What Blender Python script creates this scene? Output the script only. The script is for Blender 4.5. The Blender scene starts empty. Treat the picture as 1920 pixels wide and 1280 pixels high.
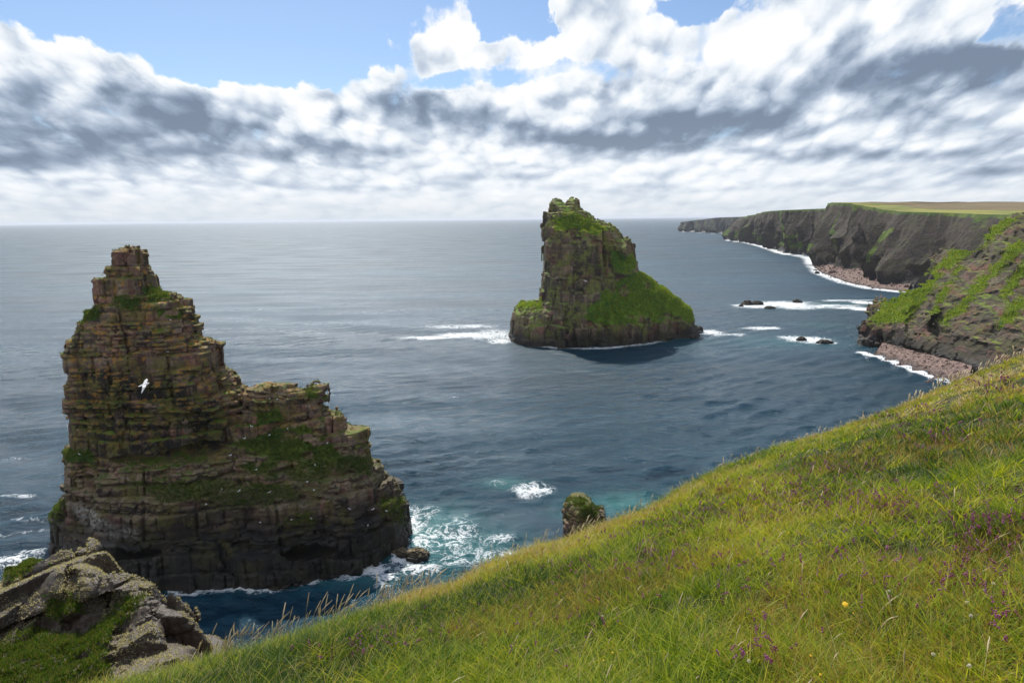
import bpy, bmesh, math, time
import numpy as np
from mathutils import Matrix, Vector
T0 = time.time()
rng = np.random.default_rng(7)
scene = bpy.context.scene
COL = scene.collection

# ------------------------------------------------------------------ camera
HC = 52.0
PITCH = math.atan(230 / 1280.0)
ROLL = 0.0105
cp, sp = math.cos(PITCH), math.sin(PITCH)
F0 = np.array([0, cp, -sp]); U0 = np.array([0, sp, cp]); X0 = np.array([1.0, 0, 0])
RV = math.cos(ROLL) * X0 - math.sin(ROLL) * U0
UV = math.cos(ROLL) * U0 + math.sin(ROLL) * X0
CAM = np.array([0, 0, HC])

def ray(px, py):
    return F0 + RV * ((px - 960) / 1280.0) + UV * ((640 - py) / 1280.0)
def sea(px, py, z=0.0):
    d = ray(px, py); return CAM + d * ((z - HC) / d[2])
def at(px, py, Y):
    d = ray(px, py); return CAM + d * (Y / d[1])
def proj(P):
    Q = P - CAM
    f = np.maximum(Q @ F0, 1e-3)
    return 960 + 1280 * (Q @ RV) / f, 640 - 1280 * (Q @ UV) / f

cam = bpy.data.cameras.new('camera'); cam.lens = 24; cam.sensor_width = 36
cam.clip_start = 0.1; cam.clip_end = 90000
co = bpy.data.objects.new('camera', cam); COL.objects.link(co)
M = Matrix(((RV[0], UV[0], -F0[0], 0), (RV[1], UV[1], -F0[1], 0), (RV[2], UV[2], -F0[2], HC), (0, 0, 0, 1)))
co.matrix_world = M
scene.camera = co

# ------------------------------------------------------------------ objects
def tag(o, label=None, cat=None, group=None, kind=None):
    if label: o['label'] = label
    if cat: o['category'] = cat
    if group: o['group'] = group
    if kind: o['kind'] = kind
    return o

def mesh(name, V, Fq, mat, parent=None, smooth=True, attrs=None, tris=None):
    """V (n,3); Fq (m,4) quads; tris (k,3)"""
    me = bpy.data.meshes.new(name)
    V = np.asarray(V, dtype=np.float32)
    nq = 0 if Fq is None else len(Fq); nt = 0 if tris is None else len(tris)
    me.vertices.add(len(V)); me.vertices.foreach_set('co', V.ravel())
    idx = []
    if nq: idx.append(np.asarray(Fq, dtype=np.int32).ravel())
    if nt: idx.append(np.asarray(tris, dtype=np.int32).ravel())
    idx = np.concatenate(idx)
    me.loops.add(len(idx)); me.loops.foreach_set('vertex_index', idx)
    me.polygons.add(nq + nt)
    st = np.concatenate([np.arange(nq, dtype=np.int32) * 4, nq * 4 + np.arange(nt, dtype=np.int32) * 3])
    me.polygons.foreach_set('loop_start', st)
    me.update(calc_edges=True)
    if smooth: me.polygons.foreach_set('use_smooth', np.ones(nq + nt, dtype=bool))
    else: me.polygons.foreach_set('use_smooth', np.zeros(nq + nt, dtype=bool))
    for k, a in (attrs or {}).items():
        at_ = me.attributes.new(k, 'FLOAT', 'POINT'); at_.data.foreach_set('value', np.asarray(a, dtype=np.float32))
    if mat: me.materials.append(mat)
    o = bpy.data.objects.new(name, me); COL.objects.link(o)
    if parent: o.parent = parent
    return o

def empty(name, loc, *a, **k):
    o = bpy.data.objects.new(name, None); COL.objects.link(o); o.location = loc
    o.empty_display_size = 0.1
    o['_'] = 0; del o['_']
    tag(o, *a, **k); return o

def adopt(parent, child):
    child.parent = parent
    child.matrix_parent_inverse = Matrix.Translation(parent.location).inverted()

# ------------------------------------------------------------------ noise
def _tab(seed):
    return np.random.default_rng(seed).random(64 * 64 * 64, dtype=np.float32)
_T = {}
def vnoise(x, y, z, seed=0):
    if seed not in _T: _T[seed] = _tab(seed + 100)
    t = _T[seed]
    x = np.asarray(x, dtype=np.float32); y = np.asarray(y, dtype=np.float32); z = np.asarray(z, dtype=np.float32)
    xi = np.floor(x); yi = np.floor(y); zi = np.floor(z)
    fx = x - xi; fy = y - yi; fz = z - zi
    fx = fx * fx * (3 - 2 * fx); fy = fy * fy * (3 - 2 * fy); fz = fz * fz * (3 - 2 * fz)
    xi = xi.astype(np.int32); yi = yi.astype(np.int32); zi = zi.astype(np.int32)
    x0 = xi & 63; x1 = (xi + 1) & 63; y0 = (yi & 63) << 6; y1 = ((yi + 1) & 63) << 6
    z0 = (zi & 63) << 12; z1 = ((zi + 1) & 63) << 12
    a = t[x0 + y0 + z0] * (1 - fx) + t[x1 + y0 + z0] * fx
    b = t[x0 + y1 + z0] * (1 - fx) + t[x1 + y1 + z0] * fx
    c = t[x0 + y0 + z1] * (1 - fx) + t[x1 + y0 + z1] * fx
    d = t[x0 + y1 + z1] * (1 - fx) + t[x1 + y1 + z1] * fx
    a = a * (1 - fy) + b * fy; c = c * (1 - fy) + d * fy
    return a * (1 - fz) + c * fz
def fbm(x, y, z, oct=3, seed=0):
    s = 0; a = 1.0; n = 0
    for i in range(oct):
        s = s + a * vnoise(x * 2 ** i + 17.3 * i, y * 2 ** i + 5.1 * i, z * 2 ** i + 9.7 * i, seed); n += a; a *= .5
    return s / n
def sstep(a, b, x):
    t = np.clip((x - a) / (b - a), 0, 1); return t * t * (3 - 2 * t)

# ------------------------------------------------------------------ surface nets
def surface_nets(F, org, h):
    S = F < 0
    c = np.zeros((F.shape[0] - 1, F.shape[1] - 1, F.shape[2] - 1), dtype=np.int8)
    for i in (0, 1):
        for j in (0, 1):
            for k in (0, 1):
                c += S[i:S.shape[0] - 1 + i, j:S.shape[1] - 1 + j, k:S.shape[2] - 1 + k]
    act = (c > 0) & (c < 8)
    ci, cj, ck = np.nonzero(act)
    ID = np.full(c.shape, -1, dtype=np.int32); ID[ci, cj, ck] = np.arange(len(ci))
    corners = [(i, j, k) for i in (0, 1) for j in (0, 1) for k in (0, 1)]
    vals = {q: F[ci + q[0], cj + q[1], ck + q[2]] for q in corners}
    pos = np.zeros((len(ci), 3), dtype=np.float32); cnt = np.zeros(len(ci), dtype=np.float32)
    for a in corners:
        for ax in range(3):
            if a[ax]: continue
            b = list(a); b[ax] = 1; b = tuple(b)
            va, vb = vals[a], vals[b]; m = (va < 0) != (vb < 0)
            t = np.where(m, va / np.where(m, va - vb, 1), 0)
            for q in range(3):
                pos[:, q] += np.where(m, a[q] + (t if q == ax else 0), 0)
            cnt += m
    pos /= cnt[:, None]
    V = (pos + np.stack([ci, cj, ck], 1)) * h + np.asarray(org)
    faces = []
    for ax in range(3):
        b1, b2 = (ax + 1) % 3, (ax + 2) % 3
        lo = [slice(None)] * 3; hi = [slice(None)] * 3
        lo[ax] = slice(0, -1); hi[ax] = slice(1, None)
        D = S[tuple(lo)] != S[tuple(hi)]
        g = list(np.nonzero(D))
        ok = (g[b1] >= 1) & (g[b2] >= 1) & (g[b1] < c.shape[b1]) & (g[b2] < c.shape[b2])
        g = [q[ok] for q in g]
        ins = S[g[0], g[1], g[2]]
        def cell(d1, d2):
            q = [q.copy() for q in g]; q[b1] = q[b1] - d1; q[b2] = q[b2] - d2
            return ID[q[0], q[1], q[2]]
        A, B, C_, D_ = cell(1, 1), cell(0, 1), cell(0, 0), cell(1, 0)
        f = np.stack([A, B, C_, D_], 1)
        f[~ins] = f[~ins][:, ::-1]
        faces.append(f)
    Fq = np.concatenate(faces); Fq = Fq[(Fq >= 0).all(1)]
    return V, Fq

def poly_sd(P, X, Z):
    """signed distance to polygon (neg inside) for grids X,Z"""
    P = np.asarray(P, dtype=np.float64); d = np.full(X.shape, 1e9); ins = np.zeros(X.shape, bool)
    n = len(P)
    for i in range(n):
        a = P[i]; b = P[(i + 1) % n]; e = b - a
        wx = X - a[0]; wz = Z - a[1]
        t = np.clip((wx * e[0] + wz * e[1]) / max(e @ e, 1e-12), 0, 1)
        d = np.minimum(d, (wx - t * e[0]) ** 2 + (wz - t * e[1]) ** 2)
        c = ((a[1] > Z) != (b[1] > Z))
        xi = a[0] + (Z - a[1]) * e[0] / (e[1] if abs(e[1]) > 1e-12 else 1e-12)
        ins ^= c & (X < xi)
    d = np.sqrt(d); return np.where(ins, -d, d)

def rbf(pts, vals, X, Z):
    pts = np.asarray(pts, float); vals = np.asarray(vals, float)
    n = len(pts)
    K = np.sqrt(((pts[:, None] - pts[None]) ** 2).sum(-1) + 1e-6)
    A = np.zeros((n + 3, n + 3)); A[:n, :n] = K; A[:n, n] = 1; A[:n, n + 1:] = pts
    A[n, :n] = 1; A[n + 1:, :n] = pts.T
    A[:n, :n] -= np.eye(n) * 0.3
    w = np.linalg.solve(A, np.concatenate([vals, [0, 0, 0]]))
    o = w[n] + w[n + 1] * X + w[n + 2] * Z
    for i in range(n): o = o + w[i] * np.sqrt((X - pts[i, 0]) ** 2 + (Z - pts[i, 1]) ** 2)
    return o

def mask_polys(polys, px, py, soft):
    m = np.zeros(len(px))
    for P in polys:
        m = np.maximum(m, 1 - sstep(-soft, soft, poly_sd(P, px, py)))
    return m

def voronoi2(x, y, ids, seed):
    """jittered grid voronoi; per point extra id; returns F1,F2,cell hash"""
    xi = np.floor(x).astype(np.int64); yi = np.floor(y).astype(np.int64)
    f1 = np.full(x.shape, 9.0, np.float32); f2 = f1.copy(); hh = np.zeros(x.shape, np.int64)
    for dx in (-1, 0, 1):
        for dy in (-1, 0, 1):
            cx = xi + dx; cy = yi + dy
            h = (cx * 73856093) ^ (cy * 19349663) ^ (ids * 83492791 + seed * 7919)
            h = (h ^ (h >> 13)) * 1274126177 & 0x7fffffff
            jx = ((h & 1023) / 1023.0) * .8 + .1; jy = (((h >> 10) & 1023) / 1023.0) * .8 + .1
            d = np.sqrt((cx + jx - x) ** 2 + (cy + jy - y) ** 2).astype(np.float32)
            nf1 = d < f1
            f2 = np.where(nf1, f1, np.minimum(f2, d)); hh = np.where(nf1, h, hh); f1 = np.where(nf1, d, f1)
    return f1, f2, ((hh >> 5) & 4095) / 4095.0

def rock_body(outline, Yc, front, back_depth, vox, R, seed, strata=(0.5, 2.2), cell=(1.1, 2.4), amp=.35,
              ledge=.5, groove=.3, dip=(0.02, 0.0), ys=None, zmin=-1.5, turf=None, quant=.85, lump=1.0, fscale=1.0,
              ridge=None, bottom_pad=3, carve=None, gully=.8, follow=None, thin_min=.12, extra=None, tsc=3.2, beds=True, min_thick=1.8, follow_k=1.2, mega=None, small=(.9, .7, .12), zgroove=.8):
    """outline: pixel silhouette placed at depth Yc; front: (px,py,Y) where the near face stands."""
    P = np.array([at(q[0], q[1], q[2] if len(q) > 2 else Yc)[[0, 2]] for q in outline])
    P[:, 1] = np.maximum(P[:, 1], zmin - bottom_pad)
    FP = np.array([at(a, b, c) for a, b, c in front])
    x0, x1 = P[:, 0].min() - 2.5 * vox - amp, P[:, 0].max() + 2.5 * vox + amp
    z1 = P[:, 1].max() + 3 * vox + amp; z0 = zmin
    y0 = FP[:, 1].min() - 2 * amp - 2 - 3 * vox if ys is None else ys[0]
    y1 = Yc + back_depth + 2 if ys is None else ys[1]
    X = np.arange(x0, x1, vox); Y = np.arange(y0, y1, vox); Z = np.arange(z0, z1, vox)
    GX, GZ = np.meshgrid(X, Z, indexing='ij')
    dS = poly_sd(P, GX, GZ).astype(np.float32)
    YF = rbf(FP[:, [0, 2]], FP[:, 1], GX, GZ)
    YF = YF + ridge(GX, GZ) if ridge is not None else YF
    YF = (YF if follow else np.minimum(YF, Yc + back_depth * .3)).astype(np.float32)
    din = np.clip(-dS / R, 0, 1); rnd = R * .9 * (1 - np.sqrt(1 - (1 - din) ** 2))
    YF += rnd.astype(np.float32)
    YB = (YF - 2 * rnd + follow + np.maximum(-dS, 0) * follow_k).astype(np.float32) if follow else (Yc + back_depth - rnd * back_depth / R * .9 - np.maximum(GZ, 0) * back_depth / 110).astype(np.float32)
    YB = np.maximum(YB, YF + min_thick).astype(np.float32)
    r = np.random.default_rng(seed)
    b = [z0 - 6]
    while b[-1] < z1 + 6:
        if beds and r.random() < .28:
            for _ in range(r.integers(2, 6)): b.append(b[-1] + r.uniform(2.2 * vox, 3.6 * vox))
        b.append(b[-1] + max(r.uniform(*strata), 2 * vox))
    b = np.array(b); mid = (b[1:] + b[:-1]) / 2
    soff = r.normal(0, ledge * .5, len(b)); csize = r.uniform(*cell, len(b))
    Fv = np.empty((len(X), len(Y), len(Z)), np.float32)
    Fv[:] = np.maximum(dS[:, None, :], np.maximum(YF[:, None, :] - Y[None, :, None].astype(np.float32), Y[None, :, None].astype(np.float32) - YB[:, None, :]) * fscale)
    band = np.abs(Fv) < (amp * 2 + ledge + 1.2 + (1.5 if strata[1] > 1.5 else .4))
    bi, bj, bk = np.nonzero(band)
    x = X[bi].astype(np.float32); y = Y[bj].astype(np.float32); z = Z[bk].astype(np.float32)
    zz = z + dip[0] * x + dip[1] * y + (vnoise(x / 6, y / 6, z / 6, 3) - .5) * .5 * strata[1] * .6
    k = np.clip(np.searchsorted(b, zz) - 1, 0, len(mid) - 1)
    dz = (mid[k] - zz) * quant
    kk = np.clip(np.round((z + dz - z0) / vox).astype(int), 0, len(Z) - 1)
    # plan jog: sample outline / front with a small per-block shift so the steps break up
    sx = x / csize[k]; sy = y / csize[k]
    wx = (vnoise(x / 2, y / 2, z * 0 + k, 5) - .5) * .5
    f1, f2, hb = voronoi2(sx + wx, sy - wx, k, seed)
    ii = np.clip(np.round(bi + (hb - .5) * csize[k] * .5 / vox).astype(int), 0, len(X) - 1)
    base = np.maximum(dS[ii, kk], np.maximum(YF[ii, kk] - y, y - YB[ii, kk]) * fscale)
    edge = (f2 - f1) * csize[k]
    zedge = np.minimum(zz - b[k], b[k + 1] - zz)
    gr = groove * np.exp(-(edge / (vox * 1.3)) ** 2) + groove * zgroove * np.exp(-(zedge / (vox * 1.1)) ** 2)
    if turf is not None:
        pxv, pyv = proj(np.stack([x, y, z], 1))
        tm = mask_polys(turf, pxv, pyv, 10) * (y < Yc + 4)
        tm = tm * sstep(.40, .60, fbm(x / tsc, y / tsc, z / (tsc * .45), 3, 9) + .14 * tm)
    else: tm = 0
    big = (fbm(x / 7, y / 7, z / 9, 3, 11) - .5) * 2.2 * lump + (np.abs(vnoise(x / 3.2, y / 3.2, z / 16, 12) - .5) * 2 - .5) * gully * lump
    thin = np.clip(-Fv[bi, bj, bk] * 0 + (-dS[bi, bk]) / (R * .8), thin_min, 1)
    big = big * thin; gr = gr * np.clip(thin * 2, .3, 1)
    f = base + ((hb - .5) * 2 * amp + soff[k]) * np.clip(thin * 1.6, .12, 1) + gr + big
    if mega:
        kM = np.floor(z / mega[2] + 1.5 * vnoise(x / 9, y / 9, z / 20, 71)).astype(np.int64)
        g1, g2, hm = voronoi2(x / mega[0] + .3 * kM, y / mega[0], kM, seed + 5)
        f = f + ((hm - .5) * 2 * mega[1]) * np.clip(thin * 1.3, .1, 1) + groove * 1.3 * np.exp(-((g2 - g1) * mega[0] / (vox * 1.6)) ** 2)
    k2 = np.floor((zz - b[k]) / small[1]).astype(np.int64) + k * 9
    h1, h2, hs = voronoi2(x / small[0], y / small[0], k2, seed + 9)
    f = f + (hs - .5) * 2 * small[2]
    if extra is not None: f = f + extra(x, y, z)
    ft = Fv[bi, bj, bk] * .6 + base * .4 + (fbm(x / 2.4, y / 2.4, z / 1.6, 3, 13) - .5) * 1.5 * min(1, lump) + big * .5 - .1
    f = f * (1 - tm) + ft * tm
    f += (vnoise(x / (2.2 * vox), y / (2.2 * vox), z / (2.2 * vox), 14) - .5) * vox * 1.1
    if carve is not None: f = carve(f, x, y, z)
    Fv[bi, bj, bk] = f
    A = np.zeros(Fv.shape, np.float32); A[bi, bj, bk] = hb
    TM = np.zeros(Fv.shape, np.float32)
    if turf is not None: TM[bi, bj, bk] = tm
    V, Q = surface_nets(Fv, (X[0], Y[0], Z[0]), vox)
    gi = np.floor((V - np.array([X[0], Y[0], Z[0]])) / vox).astype(int)
    hbv = A[gi[:, 0], gi[:, 1], gi[:, 2]]; tv = TM[gi[:, 0], gi[:, 1], gi[:, 2]]
    V, Q, (hbv, tv) = keep_big(V, Q, [hbv, tv])
    return V, Q, hbv, tv

def keep_big(V, Q, arrs, frac=.02):
    lab = np.arange(len(V))
    for _ in range(200):
        m = lab[Q].min(1); new = lab.copy()
        for c in range(4): np.minimum.at(new, Q[:, c], m)
        new = new[new]; new = new[new]
        if (new == lab).all(): break
        lab = new
    cnt = np.bincount(lab, minlength=len(V)); ok = cnt[lab] > frac * len(V)
    remap = np.cumsum(ok) - 1
    return V[ok], remap[Q[ok[Q[:, 0]]]], [a[ok] for a in arrs]

def vnormals(V, Q):
    n = np.cross(V[Q[:, 2]] - V[Q[:, 0]], V[Q[:, 3]] - V[Q[:, 1]])
    o = np.zeros(V.shape)
    for c in range(4):
        for ax in range(3):
            o[:, ax] += np.bincount(Q[:, c], weights=n[:, ax], minlength=len(V))
    return o / np.maximum(np.linalg.norm(o, axis=1), 1e-9)[:, None]

def tufts(V, N, w, n, length, width, rs, blades=3, lean=.6):
    """small pointed blades in clumps on vertices V with weights w -> verts, tris, attr"""
    idx = rs.choice(len(V), n, p=w / w.sum())
    P = np.repeat(V[idx], blades, 0); Nn = np.repeat(N[idx], blades, 0)
    m = len(P)
    P = P + rs.normal(0, length * .25, (m, 3)) * [1, 1, .2]
    d = Nn * .5 + [0, 0, .6] + rs.normal(0, lean * .5, (m, 3))
    d /= np.linalg.norm(d, axis=1)[:, None]
    L = length * rs.uniform(.5, 1.3, m)[:, None]; W = width * rs.uniform(.6, 1.2, m)[:, None]
    s = np.cross(d, rs.normal(0, 1, (m, 3))); s /= np.linalg.norm(s, axis=1)[:, None]
    b0 = P - s * W - d * L * .2; b1 = P + s * W - d * L * .2; t = P + d * L
    VV = np.stack([b0, b1, t], 1).reshape(-1, 3); T = np.arange(m * 3).reshape(-1, 3)
    c = np.repeat(rs.random(m), 3)
    return VV, T, c

# ------------------------------------------------------------------ node helpers
class NT:
    def __init__(s, tree): s.t = tree; s.n = tree.nodes; s.l = tree.links
    def node(s, typ, **k):
        n = s.n.new(typ)
        for a, b in k.items(): setattr(n, a, b)
        return n
    def link(s, a, b):
        if isinstance(a, (int, float)): b.default_value = a
        elif isinstance(a, tuple): b.default_value = a
        else: s.l.new(a, b)
    def m(s, op, a, b=None, c=None, clamp=False):
        n = s.node('ShaderNodeMath', operation=op, use_clamp=clamp)
        s.link(a, n.inputs[0])
        if b is not None: s.link(b, n.inputs[1])
        if c is not None: s.link(c, n.inputs[2])
        return n.outputs[0]
    def add(s, a, b): return s.m('ADD', a, b)
    def mul(s, a, b): return s.m('MULTIPLY', a, b)
    def sub(s, a, b): return s.m('SUBTRACT', a, b)
    def ss(s, x, a, b, lo=0.0, hi=1.0, lin=False):
        n = s.node('ShaderNodeMapRange', interpolation_type='LINEAR' if lin else 'SMOOTHSTEP')
        s.link(x, n.inputs['Value'])
        n.inputs['From Min'].default_value = a; n.inputs['From Max'].default_value = b
        n.inputs['To Min'].default_value = lo; n.inputs['To Max'].default_value = hi
        return n.outputs['Result']
    def mix(s, f, a, b, blend='MIX'):
        n = s.node('ShaderNodeMix', data_type='RGBA', blend_type=blend)
        s.link(f, n.inputs[0])
        for v, i in ((a, 6), (b, 7)):
            if isinstance(v, tuple): n.inputs[i].default_value = (*v, 1) if len(v) == 3 else v
            else: s.l.new(v, n.inputs[i])
        return n.outputs[2]
    def noise(s, vec, scale, detail=3, rough=.55, dist=0.0, col=False):
        n = s.node('ShaderNodeTexNoise'); s.l.new(vec, n.inputs['Vector'])
        n.inputs['Scale'].default_value = scale; n.inputs['Detail'].default_value = detail
        n.inputs['Roughness'].default_value = rough; n.inputs['Distortion'].default_value = dist
        return n.outputs['Color' if col else 'Fac']
    def comb(s, x, y, z=0.0):
        n = s.node('ShaderNodeCombineXYZ'); s.link(x, n.inputs[0]); s.link(y, n.inputs[1]); s.link(z, n.inputs[2]); return n.outputs[0]
    def sep(s, v):
        n = s.node('ShaderNodeSeparateXYZ'); s.l.new(v, n.inputs[0]); return n.outputs
    def scale(s, v, sc):
        n = s.node('ShaderNodeVectorMath', operation='MULTIPLY'); s.l.new(v, n.inputs[0]); n.inputs[1].default_value = sc; return n.outputs[0]
    def vadd(s, a, b):
        n = s.node('ShaderNodeVectorMath', operation='ADD'); s.l.new(a, n.inputs[0])
        if isinstance(b, tuple): n.inputs[1].default_value = b
        else: s.l.new(b, n.inputs[1])
        return n.outputs[0]
    def attr(s, name):
        n = s.node('ShaderNodeAttribute', attribute_name=name); return n.outputs['Fac']
    def pos(s): return s.node('ShaderNodeNewGeometry').outputs['Position']
    def nrm(s): return s.node('ShaderNodeNewGeometry').outputs['Normal']
    def bump(s, h, strength, dist, normal=None):
        n = s.node('ShaderNodeBump'); n.inputs['Strength'].default_value = strength; n.inputs['Distance'].default_value = dist
        s.l.new(h, n.inputs['Height'])
        if normal is not None: s.l.new(normal, n.inputs['Normal'])
        return n.outputs[0]

def new_mat(name):
    m = bpy.data.materials.new(name); m.use_nodes = True
    t = NT(m.node_tree); t.n.clear()
    out = t.node('ShaderNodeOutputMaterial'); p = t.node('ShaderNodeBsdfPrincipled')
    t.l.new(p.outputs[0], out.inputs['Surface'])
    t.p = p; t.out = out
    return m, t
def flat_mat(name, col, rough=.7, var=.25, sc=30.0, trans=None):
    m, t = new_mat(name)
    n = t.noise(t.pos(), sc, 2)
    c = t.mix(n, tuple(v * (1 - var) for v in col), tuple(v * (1 + var) for v in col))
    t.l.new(c, t.p.inputs['Base Color']); t.p.inputs['Roughness'].default_value = rough
    return m

def rock_mat(name, c_lo, c_hi, c_red, lichen=(.16, .13, .03), orange=(.30, .13, .02), turf_a=(.022, .065, .008), turf_b=(.10, .15, .015),
             wet=6.0, lich_amt=.5, orange_z=20.0, scale=1.0, ledge=(.55, .85), bump=.5, orange_amt=1.0, guano=.0, turfn=.5, dry=(.12, .10, .02), fine_amt=.5, streak_amt=.7, blkvar=.45, pale=(.36, .29, .18), pale_amt=.5, sbump=.3):
    m, t = new_mat(name)
    P = t.pos(); x, y, z = t.sep(P)
    nz = t.sep(t.nrm())[2]
    S = scale
    strat = t.noise(t.scale(P, (.06 * S, .06 * S, .9 * S)), 1.0, 4, .6)
    blot = t.noise(P, .22 * S, 5, .6)
    fine = t.noise(P, 2.2 * S, 4, .65)
    streak = t.noise(t.scale(P, (1.1 * S, 1.1 * S, .09 * S)), 1.0, 4, .6)
    blk = t.attr('blk'); tf = t.attr('turf')
    c = t.mix(t.ss(t.add(t.mul(strat, .6), t.mul(blk, .4)), .3, .68), c_lo, c_hi)
    c = t.mix(t.ss(t.add(blot, t.mul(t.sub(blk, .5), .3)), .5, .66), c, c_red)
    c = t.mix(t.ss(fine, .3, .75), t.mix(fine_amt, c, (c_lo[0] * .45, c_lo[1] * .45, c_lo[2] * .45)), c)
    bv = t.m('FRACT', t.mul(blk, 7.31)); q_ = t.ss(bv, 0, 1, 1 - blkvar, 1 + blkvar, lin=True)
    c = t.mix(1.0, c, t.comb(q_, q_, q_), 'MULTIPLY')
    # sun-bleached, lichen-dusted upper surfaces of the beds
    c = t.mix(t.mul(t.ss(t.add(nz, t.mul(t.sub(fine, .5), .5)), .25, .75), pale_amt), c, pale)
    # dark weathering streaks
    c = t.mix(t.mul(t.ss(streak, .5, .68), streak_amt), c, (.022, .019, .018))
    st_ = t.attr('shade_stain')  # black wet stain plus painted shading that deepens the face
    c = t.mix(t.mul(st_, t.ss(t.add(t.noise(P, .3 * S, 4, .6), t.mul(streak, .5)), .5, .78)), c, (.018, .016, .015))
    # olive lichen film
    lic = t.ss(t.add(t.noise(P, .35 * S, 5, .7), t.mul(fine, .35)), .62, .82)
    c = t.mix(t.mul(lic, lich_amt), c, lichen)
    # orange lichen on tops and edges
    og = t.mul(t.ss(t.add(t.noise(P, .9 * S, 4, .7), t.mul(nz, .16)), .57, .68), t.ss(z, orange_z * .4, orange_z * 1.3))
    c = t.mix(t.mul(og, .8 * orange_amt), c, orange)
    if guano > 0:
        g = t.mul(t.ss(t.noise(P, 1.3 * S, 5, .75), .66, .74), t.ss(nz, .1, .7))
        c = t.mix(t.mul(g, guano), c, (.5, .5, .46))
        gu = t.attr('guano')
        c = t.mix(t.mul(gu, t.ss(t.noise(P, 1.8, 4, .7), .4, .55)), c, (.42, .40, .36))
    # wet black foot
    wl = t.add(z, t.mul(t.sub(t.noise(P, .15 * S, 3), .5), wet * 1.6))
    c = t.mix(t.ss(wl, wet * .25, wet * 1.5, .86, 0.0), c, (.012, .012, .012))
    # turf
    tn = t.noise(P, .5 * S, 5, .7)
    tc = t.mix(t.ss(t.noise(P, .25 * S, 4, .6), .35, .7), turf_a, turf_b)
    tc = t.mix(t.ss(t.noise(P, 1.7 * S, 3, .7), .5, .75), tc, dry)
    gm = t.add(t.mul(t.ss(nz, ledge[0], ledge[1]), t.ss(tn, turfn - .06, turfn + .08)), t.ss(t.add(tf, t.mul(t.sub(tn, .5), 1.2)), .35, .6))
    gm = t.mul(t.m('MINIMUM', gm, 1.0), t.ss(z, wet * .8, wet * 1.6))
    c = t.mix(gm, c, tc)
    t.l.new(c, t.p.inputs['Base Color'])
    t.l.new(t.ss(wl, wet * .1, wet, .45, .88), t.p.inputs['Roughness'])
    t.p.inputs['Specular IOR Level'].default_value = .3
    h = t.add(t.add(t.mul(fine, .5), t.mul(streak, sbump)), t.mul(t.noise(P, 7 * S, 3, .7), .25))
    t.l.new(t.bump(h, bump, .5 / S), t.p.inputs['Normal'])
    return m

def leaf_mat(name, cols, trans=.45, attr='c', rough=.55, warm=(1.35, 1.25, .35)):
    """blade colour from a per-blade attribute; thin, lets light through"""
    m = bpy.data.materials.new(name); m.use_nodes = True
    t = NT(m.node_tree); t.n.clear()
    out = t.node('ShaderNodeOutputMaterial')
    r = t.node('ShaderNodeValToRGB'); r.color_ramp.interpolation = 'LINEAR'
    e = r.color_ramp.elements
    while len(e) < len(cols): e.new(.5)
    for i, (p, c) in enumerate(cols): e[i].position = p; e[i].color = (*c, 1)
    t.l.new(t.attr(attr), r.inputs[0])
    d = t.node('ShaderNodeBsdfPrincipled'); t.l.new(r.outputs[0], d.inputs['Base Color']); d.inputs['Roughness'].default_value = rough
    d.inputs['Specular IOR Level'].default_value = .25
    tr = t.node('ShaderNodeBsdfTranslucent'); t.l.new(t.mix(.5, r.outputs[0], t.mix(1.0, r.outputs[0], warm, 'MULTIPLY')), tr.inputs[0])
    mx = t.node('ShaderNodeMixShader'); mx.inputs[0].default_value = trans
    t.l.new(d.outputs[0], mx.inputs[1]); t.l.new(tr.outputs[0], mx.inputs[2]); t.l.new(mx.outputs[0], out.inputs['Surface'])
    return m

# ================================================================== SKY
SUN_AZ, SUN_EL = math.radians(-18), math.radians(47)
w = bpy.data.worlds.new('World'); scene.world = w; w.use_nodes = True
t = NT(w.node_tree); t.n.clear()
wo = t.node('ShaderNodeOutputWorld'); bg = t.node('ShaderNodeBackground'); t.l.new(bg.outputs[0], wo.inputs[0])
SKY_S = 0.1; bg.inputs['Strength'].default_value = SKY_S
sk = t.node('ShaderNodeTexSky', sky_type='NISHITA'); sk.sun_disc = False
sk.sun_elevation = SUN_EL; sk.sun_rotation = SUN_AZ; sk.altitude = 50; sk.air_density = 1.0; sk.dust_density = .4; sk.ozone_density = 2.5
tc = t.node('ShaderNodeTexCoord')
vx, vy, vz = t.sep(tc.outputs['Generated'])
az = t.m('ARCTAN2', vx, vy); el = t.m('MAXIMUM', vz, 0.0)
kk = t.m('DIVIDE', 1.0, t.add(el, .22))
Q = t.comb(t.mul(az, t.add(t.mul(kk, .9), 2.9)), t.mul(kk, .95))      # flattened towards the horizon, like a cloud deck seen edge-on
wob = t.noise(Q, 2.3, 7, .58, .1, col=True)
wn = t.node('ShaderNodeSeparateColor'); t.l.new(wob, wn.inputs[0])
amp = t.add(t.mul(el, .32), .010)
u = t.add(az, t.mul(t.sub(wn.outputs[0], .5), t.mul(amp, 2.2)))
v = t.add(el, t.mul(t.sub(wn.outputs[1], .5), t.mul(amp, 1.25)))
def px2(px, py):
    d = ray(px, py); d = d / np.linalg.norm(d); return math.atan2(d[0], d[1]), d[2]
def gauss(uu, vv, px, py, rx, ry, s, p=1.0):
    a, e = px2(px, py)
    a2, _ = px2(px + rx, py); _, e2 = px2(px, py - ry); sx = abs(a2 - a); sy = abs(e2 - e)
    dx = t.m('DIVIDE', t.sub(uu, a), sx); dy = t.m('DIVIDE', t.sub(vv, e), sy)
    r2 = t.m('MULTIPLY_ADD', dx, dx, t.mul(dy, dy))
    g = t.m('EXPONENT', t.mul(r2, -p)) if p == 1.0 else t.m('EXPONENT', t.mul(t.m('POWER', r2, 2.0), -.5))
    return t.mul(g, s)
def total(L):
    s = L[0]
    for q in L[1:]: s = t.add(s, q)
    return s
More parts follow.
